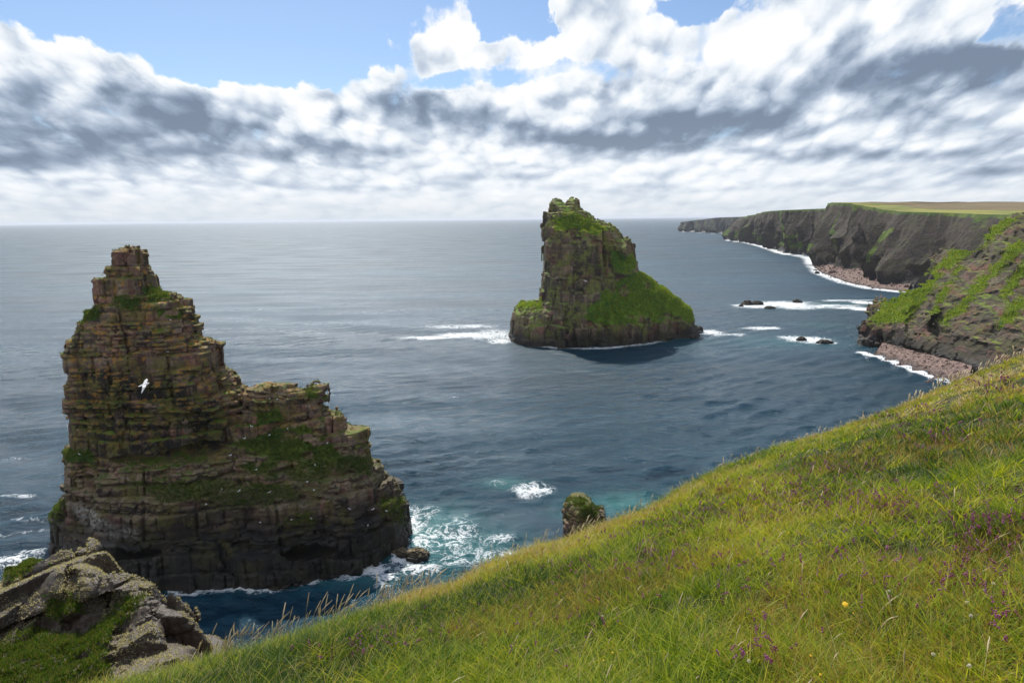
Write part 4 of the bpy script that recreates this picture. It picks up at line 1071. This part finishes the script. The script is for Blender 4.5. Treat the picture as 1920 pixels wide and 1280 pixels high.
x, y, r = scatter(420, 2.4, .7); parts.append(seed_heads(x, y, r, rs.uniform(.10, .24, len(x)), .0016 * np.maximum(1, r / 5)))
Vg, Qg, Tg, Cg = join(parts)
so_ = mesh('seed_grass', Vg, Qg, s_leaf, None, True, {'c': Cg}, tris=Tg)
tag(so_, 'straw coloured seed heads of tall grass standing along the brow of the hillside', 'grass', kind='stuff')

# ---- heather and small flowers
oc = np.array([(1, 0, 0), (0, 1, 0), (-1, 0, 0), (0, -1, 0), (0, 0, 1.2), (0, 0, -1.0)]) 
ot = np.array([(0, 1, 4), (1, 2, 4), (2, 3, 4), (3, 0, 4), (1, 0, 5), (2, 1, 5), (3, 2, 5), (0, 3, 5)])
def dots(P, s, c):
    n = len(P)
    VV = P[:, None] + oc[None] * s[:, None, None] * rs.uniform(.7, 1.3, (n, 6, 1))
    return VV.reshape(-1, 3), (ot[None] + (np.arange(n) * 6)[:, None, None]).reshape(-1, 3), np.repeat(c, 6)
_RG = np.geomspace(1.0, 45, 260)
def pix_on_ground(px, py):
    px = np.atleast_1d(px).astype(float); py = np.atleast_1d(py).astype(float)
    D = F0[None] + RV[None] * ((px - 960) / 1280.0)[:, None] + UV[None] * ((640 - py) / 1280.0)[:, None]
    h = np.hypot(D[:, 0], D[:, 1]); az = np.arctan2(D[:, 0], D[:, 1]); T = D[:, 2] / h
    X = _RG[None] * np.sin(az)[:, None]; Y = _RG[None] * np.cos(az)[:, None]
    hit = (ground_z(X, Y) - HC) > T[:, None] * _RG[None]
    k = hit.argmax(1); ok = hit.any(1)
    r = _RG[k]
    return np.stack([r * np.sin(az), r * np.cos(az), r], 1)[ok]
heads = []
HP = [(1480, 925, 90, 30, 60), (1380, 960, 70, 30, 40), (1560, 890, 60, 25, 22), (1650, 950, 60, 30, 22), (1830, 1010, 70, 40, 40), (1790, 1110, 60, 30, 20), (1400, 1080, 60, 40, 16), (1240, 1060, 50, 30, 22), (1180, 1075, 60, 20, 16), (1760, 830, 60, 20, 24), (1860, 720, 40, 15, 18),
      (1310, 990, 60, 20, 18), (1230, 1000, 60, 15, 20), (1050, 1070, 60, 20, 12), (660, 1240, 70, 20, 16), (780, 1200, 70, 20, 12), (1420, 1230, 50, 30, 14), (1600, 1060, 90, 60, 26), (1120, 1170, 100, 50, 12), (940, 1180, 80, 40, 10), (1880, 1180, 30, 60, 8), (1590, 960, 80, 20, 26), (1130, 1020, 30, 8, 10), (1700, 790, 60, 20, 18)]
for cx, cy, sx_, sy_, n in HP:
    k = int(n * 2.1); heads.append(pix_on_ground(cx + rs.normal(0, sx_ * .8, k), cy + rs.normal(0, sy_ * .8, k)))
heads = np.concatenate(heads)
pts = []; sz_ = []; cc_ = []
for hx, hy, hr in heads:
    k = rs.integers(5, 12); hgt = rs.uniform(.07, .14); z0 = ground_z(np.array([hx]), np.array([hy]))[0]
    c0 = rs.random(); lx, ly = rs.normal(0, .02, 2)
    for j in range(k):
        f = j / k
        pts.append((hx + lx * f + rs.normal(0, .005), hy + ly * f + rs.normal(0, .005), z0 + hgt + (f - .5) * .035)); sz_.append(rs.uniform(.0036, .0062) * max(1, hr / 7)); cc_.append(np.clip(c0 * .7 + rs.random() * .3, 0, 1))
h_mat = leaf_mat('heather_bloom', [(0, (.20, .04, .10)), (.4, (.36, .09, .22)), (.8, (.46, .17, .36)), (1, (.55, .34, .50))], .35, warm=(1.1, .8, 1.1))
VV, TT, cv = dots(np.array(pts), np.array(sz_), np.array(cc_))
ho = mesh('heather', VV, None, h_mat, None, True, {'c': cv}, tris=TT); tag(ho, 'scattered purple heather blooms among the grass of the hillside', 'heather', kind='stuff')
# low woody brown-green heather sprigs under the blooms
idx = np.repeat(np.arange(len(heads)), 14)
x = heads[idx, 0] + rs.normal(0, .05, len(idx)); y = heads[idx, 1] + rs.normal(0, .05, len(idx)); r = heads[idx, 2]
sprig = blades(x, y, r, rs.uniform(.05, .13, len(x)), .0035 * np.maximum(1, r / 6), 2, rs.uniform(0, .5, len(x)), rs.uniform(0, 6.28, len(x)), rs.uniform(.0, .5, len(x)), rs.random(len(x)))
sp_mat = leaf_mat('heather_sprig', [(0, (.035, .035, .012)), (.6, (.09, .06, .02)), (1, (.16, .10, .04))], .25)
so2 = mesh('heather_stems', sprig[0], sprig[1], sp_mat, None, True, {'c': sprig[3]}, tris=sprig[2]); tag(so2, 'brown green woody heather stems among the hillside grass', 'heather', kind='stuff')

# ================================================================== OUTCROP (bottom left)
OUT_O = [(-330, 1240, 16), (-200, 1150, 16), (-60, 1110, 16), (0, 1074, 15.8), (18, 1060, 15.6), (59, 1045, 15.5), (89, 1017, 15.3), (110, 1014, 15.2), (140, 1007, 15), (166, 1010, 14.8), (184, 1028, 14.6), (190, 1045, 14.4), (208, 1053, 14.2), (210, 1072, 14), (232, 1090, 13.7),
    (252, 1108, 13.5), (281, 1118, 13.2), (290, 1135, 13), (312, 1136, 12.8), (322, 1161, 12.6), (328, 1190, 12.4), (345, 1194, 12.2), (353, 1218, 12), (352, 1260, 11.8), (358, 1330, 11.2), (380, 1480, 10), (-330, 1560, 9)]
FR_O = [(-200, 1180, 15), (-150, 1300, 11.5), (0, 1090, 15.0), (60, 1060, 14.9), (140, 1015, 14.5), (190, 1060, 13.9), (20, 1150, 13.4), (120, 1100, 13.2), (150, 1150, 12.8), (70, 1190, 12.8), (200, 1120, 13.2), (240, 1120, 13.1), (280, 1130, 12.8), (320, 1180, 12.0), (345, 1220, 11.6),
    (60, 1230, 11.8), (20, 1270, 10.8), (140, 1240, 11.5), (200, 1180, 12.3), (230, 1200, 11.7), (280, 1200, 11.6), (300, 1240, 11.3), (200, 1270, 10.9), (280, 1290, 10.8), (340, 1290, 10.9), (100, 1360, 9.6), (340, 1400, 10.2)]
TURF_O = [[(-60, 1240), (60, 1175), (90, 1190), (150, 1195), (200, 1160), (235, 1120), (270, 1118), (240, 1160), (205, 1195), (190, 1215), (205, 1260), (200, 1330), (-200, 1400)], [(85, 1120), (140, 1118), (150, 1150), (110, 1170), (80, 1160)], [(0, 1060), (60, 1040), (80, 1060), (10, 1095)]]
m_out = rock_mat('lichened_outcrop', (.38, .27, .21), (.68, .50, .38), (.56, .33, .26), fine_amt=.35, streak_amt=.2, blkvar=.25, pale=(.64, .54, .40), pale_amt=.6, lichen=(.33, .31, .20), orange=(.36, .17, .03), wet=-500, lich_amt=.2, orange_z=20, scale=3.2,
                 ledge=(.75, .92), bump=.55, turf_a=(.03, .07, .010), turf_b=(.10, .16, .02), orange_amt=.35, turfn=.58)
HP3 = [at(*q) for q in FR_O] + [at(*q) for q in OUT_O if q[1] < 1300]
for q in OUT_O:
    if q[1] > 1300: continue
    p = at(*q)
    HP3 += [p + np.array([.5, .7, -1.6]), p + np.array([1.0, 1.6, -3.6])] if q[0] > 225 else [p + np.array([0, .8, -1.3]), p + np.array([0, 2.0, -3.6])]
HP3 = np.array(HP3)
vx_ = .045; X = np.arange(-13.6, -4.4, vx_); Y = np.arange(8.2, 17.8, vx_); Z = np.arange(40.5, 46.2, vx_)
GX, GY = np.meshgrid(X, Y, indexing='ij')
H = rbf(HP3[:, :2], HP3[:, 2], GX, GY).astype(np.float32)
Fv = ((Z[None, None, :].astype(np.float32) - H[:, :, None]) * .75)
bi, bj, bk = np.nonzero(np.abs(Fv) < 1.1)
x = X[bi].astype(np.float32); y = Y[bj].astype(np.float32); z = Z[bk].astype(np.float32)
r_ = np.random.default_rng(77)
bb = [20.0]
while bb[-1] < 70: bb.append(bb[-1] + r_.uniform(.45, 1.25))
bb = np.array(bb)
zz = z - .30 * x + .22 * y + (vnoise(x / 2, y / 2, z / 2, 3) - .5) * .4
k = np.clip(np.searchsorted(bb, zz) - 1, 0, len(bb) - 2)
cs_ = .8 + 1.1 * ((k * 7919) % 97) / 97
ca_, sa_ = .86, .5
u_, v_ = (x * ca_ + y * sa_) / cs_, (-x * sa_ + y * ca_) / (cs_ * .8)
f1, f2, hb = voronoi2(u_ + (vnoise(x * 2, y * 2, z * 2, 5) - .5) * .3, v_, k, 55)
ii = np.clip(np.round(bi + (hb - .5) * .7 / vx_).astype(int), 0, len(X) - 1)
jj = np.clip(np.round(bj + (((hb * 37) % 1) - .5) * .7 / vx_).astype(int), 0, len(Y) - 1)
base = (z - H[ii, jj]) * .75
zed = np.minimum(zz - bb[k], bb[k + 1] - zz)
pxv, pyv = proj(np.stack([x, y, z], 1))
tm = mask_polys(TURF_O, pxv, pyv, 14) * sstep(.36, .52, fbm(x / .9, y / .9, z / .6, 3, 9) + .14)
h7 = (hb * 53.7) % 1; h8 = (hb * 91.3) % 1
tilt_ = .5 * ((u_ - np.floor(u_) - .5) * (h7 - .5) + (v_ - np.floor(v_) - .5) * (h8 - .5)) * cs_ * .9
f = base + tilt_ + (hb - .5) * .42 + (.09 * np.exp(-((f2 - f1) * cs_ / .05) ** 2)) + .09 * np.exp(-(zed / .06) ** 2) + (fbm(x / .5, y / .5, z / .5, 4, 11) - .5) * .12 + (((k * 131) % 89) / 89 - .5) * .42
hs1, hs2, hh_ = voronoi2(x / .33, y / .33, np.floor(zz / .3).astype(np.int64), 8)
f += (hh_ - .5) * .07 + (vnoise(x * 11, y * 11, z * 11, 14) - .5) * .03
ft = Fv[bi, bj, bk] * .5 + base * .5 + (fbm(x / .5, y / .5, z / .5, 3, 13) - .5) * .3 + .05
Fv[bi, bj, bk] = f * (1 - tm) + ft * tm
A_ = np.zeros(Fv.shape, np.float32); A_[bi, bj, bk] = hb; TM_ = np.zeros(Fv.shape, np.float32); TM_[bi, bj, bk] = tm
Fv[0] = 9; Fv[-1] = 9; Fv[:, 0] = 9; Fv[:, -1] = 9; Fv[:, :, 0] = 9
V, Q = surface_nets(Fv, (X[0], Y[0], Z[0]), vx_)
gi = np.floor((V - np.array([X[0], Y[0], Z[0]])) / vx_).astype(int); hb = A_[gi[:, 0], gi[:, 1], gi[:, 2]]; tv = TM_[gi[:, 0], gi[:, 1], gi[:, 2]]
V, Q, (hb, tv) = keep_big(V, Q, [hb, tv])
N = vnormals(V, Q); c = Vector((float(V[:, 0].mean()), float(V[:, 1].mean()), float(V[:, 2].min())))
outc = empty('rock_outcrop', c, 'broken pinkish sandstone crag crusted with grey green lichen at the bottom left', 'rock outcrop')
mesh('rock', to_local(V, c), Q, m_out, outc, False, {'blk': hb, 'turf': tv})
turf_child(outc, c, V, N, tv ** 2 * np.clip(N[:, 2] + .2, .01, 1), 26000, .07, .010, 15, turf_leaf)
# beard lichen: short pale branching tufts standing on exposed rock faces
li_mat = leaf_mat('beard_lichen', [(0, (.26, .24, .13)), (.5, (.45, .42, .27)), (1, (.70, .66, .50))], .5, rough=.9)
lw = (1 - tv) * sstep(.46, .60, fbm(V[:, 0] * 1.1, V[:, 1] * 1.1, V[:, 2] * 1.6, 3, 66) + .10 * N[:, 2] - .02) * (V[:, 1] < 18)
turf_child(outc, c, V, N, lw + 1e-9, 42000, .035, .009, 16, li_mat, 'lichen', 1.2, 4)

# ================================================================== BIRDS
m_white = flat_mat('white_plumage', (.80, .80, .80), .7, .04, 40); m_grey = flat_mat('grey_plumage', (.42, .44, .47), .7, .08, 40); m_beak = flat_mat('yellow_beak', (.5, .35, .06), .5, .1)
def capsule(X, Y, Z, a, b, ra, rb, sc=(1, 1, 1)):
    a = np.array(a, float); b = np.array(b, float); e = b - a
    t_ = np.clip(((X - a[0]) * e[0] + (Y - a[1]) * e[1] + (Z - a[2]) * e[2]) / (e @ e), 0, 1)
    d = np.sqrt(((X - a[0] - t_ * e[0]) * sc[0]) ** 2 + ((Y - a[1] - t_ * e[1]) * sc[1]) ** 2 + ((Z - a[2] - t_ * e[2]) * sc[2]) ** 2)
    return d - (ra + (rb - ra) * t_)
def smin(a, b, k):
    h = np.clip(.5 + .5 * (b - a) / k, 0, 1); return b * (1 - h) + a * h - k * h * (1 - h)
def bird_mesh(kind, h):
    """x forward, z up. kind: 'fly' (wings (root, wrist, tip) per side) or 'sit'"""
    if kind == 'sit': lim = ((-.30, .26), (-.12, .12), (-.02, .30))
    else: lim = ((-.34, .30), (-.72, .72), (-.55, .55))
    ax = [np.arange(l[0], l[1], h) for l in lim]
    X, Y, Z = np.meshgrid(*ax, indexing='ij')
    if kind == 'sit':
        f = capsule(X, Y, Z, (-.10, 0, .085), (.07, 0, .105), .062, .075)
        f = smin(f, capsule(X, Y, Z, (.09, 0, .13), (.14, 0, .205), .050, .042), .04)
        f = smin(f, capsule(X, Y, Z, (.145, 0, .215), (.165, 0, .215), .042, .036), .02)
        f = smin(f, capsule(X, Y, Z, (-.12, 0, .085), (-.27, 0, .07), .040, .012, (1, .7, 1.5)), .03)
    else:
        f = capsule(X, Y, Z, (-.13, 0, 0), (.08, 0, .0), .050, .064)
        f = smin(f, capsule(X, Y, Z, (.10, 0, .01), (.19, 0, .02), .052, .040), .04)
        f = smin(f, capsule(X, Y, Z, (-.14, 0, 0), (-.29, 0, 0), .030, .014, (1, .38, 1.2)), .03)
        for sd_, (w1, w2) in kind.items() if isinstance(kind, dict) else {}: pass
        for P1, P2 in WINGS:
            r_ = (.03, P1[1] * .08, .02)
            # each wing is a blade: chord along x, thin across
            n_ = np.cross(np.array(P1) - np.array(r_), (1, 0, 0)); n_ /= np.linalg.norm(n_)
            n2 = np.cross(np.array(P2) - np.array(P1), (1, 0, 0)); n2 /= np.linalg.norm(n2)
            def blade(a, b, ca, cb, n):
                a = np.array(a, float); b = np.array(b, float); e = b - a
                dx, dy, dz = X - a[0], Y - a[1], Z - a[2]
                t_ = np.clip((dx * 0 + dy * e[1] + dz * e[2]) / (e[1] ** 2 + e[2] ** 2), 0, 1)
                px_, py_, pz_ = dx - t_ * e[0], dy - t_ * e[1], dz - t_ * e[2]
                th = px_ * n[0] + py_ * n[1] + pz_ * n[2]
                cw = ca + (cb - ca) * t_
                along = np.sqrt(np.maximum(py_ ** 2 + pz_ ** 2 - (py_ * n[1] + pz_ * n[2]) ** 2, 0))
                return np.maximum(np.maximum(np.abs(px_ + cw * .25) - cw, along - .012), np.abs(th) - h * .8)
            f = smin(f, blade(r_, P1, .095, .085, n_), .02); f = smin(f, blade(P1, P2, .085, .015, n2), .012)
    return surface_nets(f.astype(np.float32), (ax[0][0], ax[1][0], ax[2][0]), h)
def gull(name, kind, loc, rot, sc, label, cat, group=None, h=.014):
    V_, Q_ = bird_mesh(kind, h)
    g_ = empty(name, loc, label, cat, group)
    b_ = mesh('body', V_, Q_, m_white, g_, True)
    bm = bmesh.new(); hx, hz = (.20, .212) if kind == 'sit' else (.225, .018)
    bmesh.ops.create_cone(bm, cap_ends=True, segments=8, radius1=.012, radius2=.003, depth=.05, matrix=Matrix.Translation((hx + .02, 0, hz)) @ Matrix.Rotation(math.pi / 2, 4, 'Y'))
    me = bpy.data.meshes.new('beak'); bm.to_mesh(me); bm.free(); me.materials.append(m_beak)
    k_ = bpy.data.objects.new('beak', me); COL.objects.link(k_); k_.parent = g_
    if kind == 'sit':
        v2 = V_.copy()
        for sgn in (-1, 1):
            bm = bmesh.new(); bmesh.ops.create_icosphere(bm, subdivisions=2, radius=1)
            for v_ in bm.verts: v_.co = Vector((-.07 + v_.co.x * .15, sgn * .052 + v_.co.y * .028, .10 + v_.co.z * .05 + v_.co.x * .012))
            me = bpy.data.meshes.new('wing'); bm.to_mesh(me); bm.free(); me.materials.append(m_grey)
            q_ = bpy.data.objects.new('wing', me); COL.objects.link(q_); q_.parent = g_
    g_.rotation_euler = rot; g_.scale = (sc,) * 3
    return g_
WINGS = [((.06, -.26, -.03), (-.08, -.50, -.20)), ((.08, .24, .12), (.02, .46, .10))]
p_ = at(271, 721, 27)
gull('seabird', 'fly', p_, (math.radians(10), math.radians(-14), math.radians(10)), .85, 'white gull flying in front of the near stack with one wing lowered', 'seabird')
WINGS = [((.05, -.30, .05), (-.02, -.62, .02)), ((.05, .30, .05), (-.02, .62, .02))]
p_ = at(1625, 671, 120)
gull('seabird', 'fly', p_, (math.radians(55), 0, math.radians(100)), 1.35, 'white gull gliding low over the water below the nearest right headland', 'seabird')
p_ = at(1098, 527, 150)
gull('seabird', 'fly', p_, (math.radians(20), 0, math.radians(70)), .9, 'tiny white gull flying past the dark face of the middle stack', 'seabird')
# gulls resting on the ledges of the near stack
SIT = [(125, 862), (150, 853), (436, 853), (470, 807), (455, 818), (540, 806), (611, 828), (592, 872), (505, 817), (415, 912), (451, 929), (387, 946), (506, 925), (656, 950), (700, 955), (727, 962), (488, 980), (547, 974), (583, 968), (590, 920), (641, 917), (520, 750), (505, 748), (320, 602), (310, 659), (575, 905), (480, 890), (690, 985)]
Vs, Ns = STACKV
pxs, pys = proj(Vs); front = (Vs[:, 1] < 106) & (Ns[:, 2] > .55)
idxs = np.nonzero(front)[0]; src = None
places = ['on the grassy ledge', 'on the mossy shelf']
for i, (a_, b_) in enumerate(SIT):
    j = idxs[np.argmin((pxs[idxs] - a_) ** 2 + (pys[idxs] - b_) ** 2 + (Vs[idxs, 1] - 100) * .5)]
    P_ = Vector([float(q) for q in Vs[j]])
    lab = 'tiny white gull resting on a ledge of the near left stack'
    if src is None:
        src = gull('resting_gull', 'sit', P_, (0, 0, .4), 1.25, lab, 'gull', 'gulls resting on the ledges of the near stack', h=.02); g_ = src
    else:
        g_ = src.copy(); COL.objects.link(g_); g_.location = P_; g_.rotation_euler = (0, 0, float(rs.uniform(0, 6.28)))
        for ch in list(src.children):
            d_ = ch.copy(); COL.objects.link(d_); d_.parent = g_
# ================================================================== SINGLE FLOWERS
m_yel = flat_mat('yellow_petal', (.85, .55, .02), .6, .15); m_stem = flat_mat('flower_stem', (.07, .13, .02), .7, .2); m_cream = flat_mat('cream_floret', (.62, .56, .42), .7, .2); m_mag = flat_mat('magenta_floret', (.36, .05, .24), .7, .25)
def flower(kind, px, py, size, label, group=None, up=.12):
    q = pix_on_ground(px, py + up * 1280 / 6)      # first guess
    g0 = pix_on_ground(px, py)
    r0 = g0[0][2] if len(g0) else 5
    q = pix_on_ground(px, py + up * 1150 / r0)
    x_, y_, r_ = q[0]; z_ = float(ground_z(np.array([x_]), np.array([y_]))[0])
    e = empty(kind, (x_, y_, z_), label, {'yellow_flower': 'flower', 'clover_head': 'flower', 'magenta_flower': 'flower'}[kind], group)
    bm = bmesh.new(); bmesh.ops.create_cone(bm, segments=6, radius1=.0022, radius2=.0016, depth=up, matrix=Matrix.Translation((0, 0, up / 2)))
    me = bpy.data.meshes.new('stem'); bm.to_mesh(me); bm.free(); me.materials.append(m_stem); o_ = bpy.data.objects.new('stem', me); COL.objects.link(o_); o_.parent = e
    bm = bmesh.new()
    if kind == 'yellow_flower':
        for ring, n_, rl in ((0, 11, 1.0), (1, 8, .62)):
            for i in range(n_):
                a_ = i * 2 * math.pi / n_ + ring * .3 + rs.normal(0, .08); L_ = size * rl * rs.uniform(.85, 1.1)
                c_, s_ = math.cos(a_), math.sin(a_); w_ = L_ * .30
                pts_ = [(0, 0, 0), (L_ * .5, -w_, .2 * L_), (L_, -w_ * .55, .12 * L_), (L_ * 1.04, w_ * .1, .10 * L_), (L_, w_ * .6, .13 * L_), (L_ * .5, w_, .2 * L_)]
                vs_ = [bm.verts.new((c_ * p[0] - s_ * p[1], s_ * p[0] + c_ * p[1], up + p[2] + ring * .004)) for p in pts_]
                bm.faces.new(vs_)
        bmesh.ops.create_icosphere(bm, subdivisions=2, radius=size * .22, matrix=Matrix.Translation((0, 0, up + size * .12)))
        mt = m_yel; nm = 'petals'
    else:
        for i in range(26):
            v_ = rs.normal(0, 1, 3); v_[2] = abs(v_[2]); v_ /= np.linalg.norm(v_)
            M_ = Matrix.Translation((v_[0] * size * .75, v_[1] * size * .75, up + v_[2] * size * .8)) @ Vector(v_).to_track_quat('Z', 'Y').to_matrix().to_4x4()
            bmesh.ops.create_cone(bm, cap_ends=True, segments=5, radius1=size * .10, radius2=size * .20, depth=size * .7, matrix=M_)
        mt = m_cream if kind == 'clover_head' else m_mag; nm = 'florets'
    rot = Matrix.Rotation(math.radians(28), 4, 'X')
    for v_ in bm.verts:
        p = v_.co - Vector((0, 0, up)); v_.co = rot @ p + Vector((0, 0, up))
    me = bpy.data.meshes.new(nm); bm.to_mesh(me); bm.free(); me.materials.append(mt); o_ = bpy.data.objects.new(nm, me); COL.objects.link(o_); o_.parent = e
    return e
flower('yellow_flower', 1582, 1137, .0165, 'largest bright yellow flower, open toward the sky in the lower right meadow', up=.12)
for a_, b_ in ((1598, 1152), (1478, 1000), (1536, 1265), (1615, 1003), (1226, 1225), (1131, 1240), (1148, 1225), (1518, 1232), (789, 1183)):
    flower('yellow_flower', a_, b_, .0055, 'tiny yellow flower speck deep among the meadow grass', 'small yellow flowers in the meadow', up=.07)
for a_, b_, lab in ((1808, 1142, 'pale cream clover head, upper of the pair near the lower right corner'), (1815, 1168, 'pale cream clover head, lower of the pair near the lower right corner'), (1663, 1117, 'pale cream clover head straight right of the big yellow flower'), (1745, 1237, 'pale cream clover head near the bottom edge below the cream pair'),
        (1811, 1262, 'pale cream clover head nearest the lower right corner'), (1129, 1158, 'pale cream clover head left in the meadow between purple blooms'), (1679, 1058, 'pale cream clover head above the big yellow flower'), (1402, 1242, 'pale cream clover head near the bottom edge left of the yellow flower'), (1858, 1104, 'pale cream clover head beside dry brown grass at the right edge')):
    flower('clover_head', a_, b_, .0085, lab, 'cream clover heads in the meadow', up=.10)
for a_, b_ in ((1437, 1236), (1424, 1218), (1392, 1226), (1402, 1213), (1446, 1178), (1124, 1150), (1100, 1177), (1098, 1197), (1158, 1168), (1062, 1252), (1640, 985), (1500, 985), (1480, 960), (1455, 930), (1388, 1218), (1415, 1186)):
    flower('magenta_flower', a_, b_, .007, 'small magenta bloom among the meadow grass', 'magenta blooms in the meadow', up=.09)

# ================================================================== AIR
bm = bmesh.new(); bmesh.ops.create_cube(bm, size=1)
me = bpy.data.meshes.new('haze'); bm.to_mesh(me); bm.free()
hz = bpy.data.objects.new('haze', me); COL.objects.link(hz)
hz.scale = (100000, 100000, 140); hz.location = (0, 0, 140 / 2 - 62)
mh = bpy.data.materials.new('sea_air'); mh.use_nodes = True
t = NT(mh.node_tree); t.n.clear(); out = t.node('ShaderNodeOutputMaterial'); pv = t.node('ShaderNodeVolumePrincipled')
pv.inputs['Color'].default_value = (.80, .88, 1, 1); pv.inputs['Density'].default_value = 4.5e-5; pv.inputs['Anisotropy'].default_value = .3
t.l.new(pv.outputs[0], out.inputs['Volume']); me.materials.append(mh); tag(hz, kind='stuff')
print('script built in', round(time.time() - T0, 1))
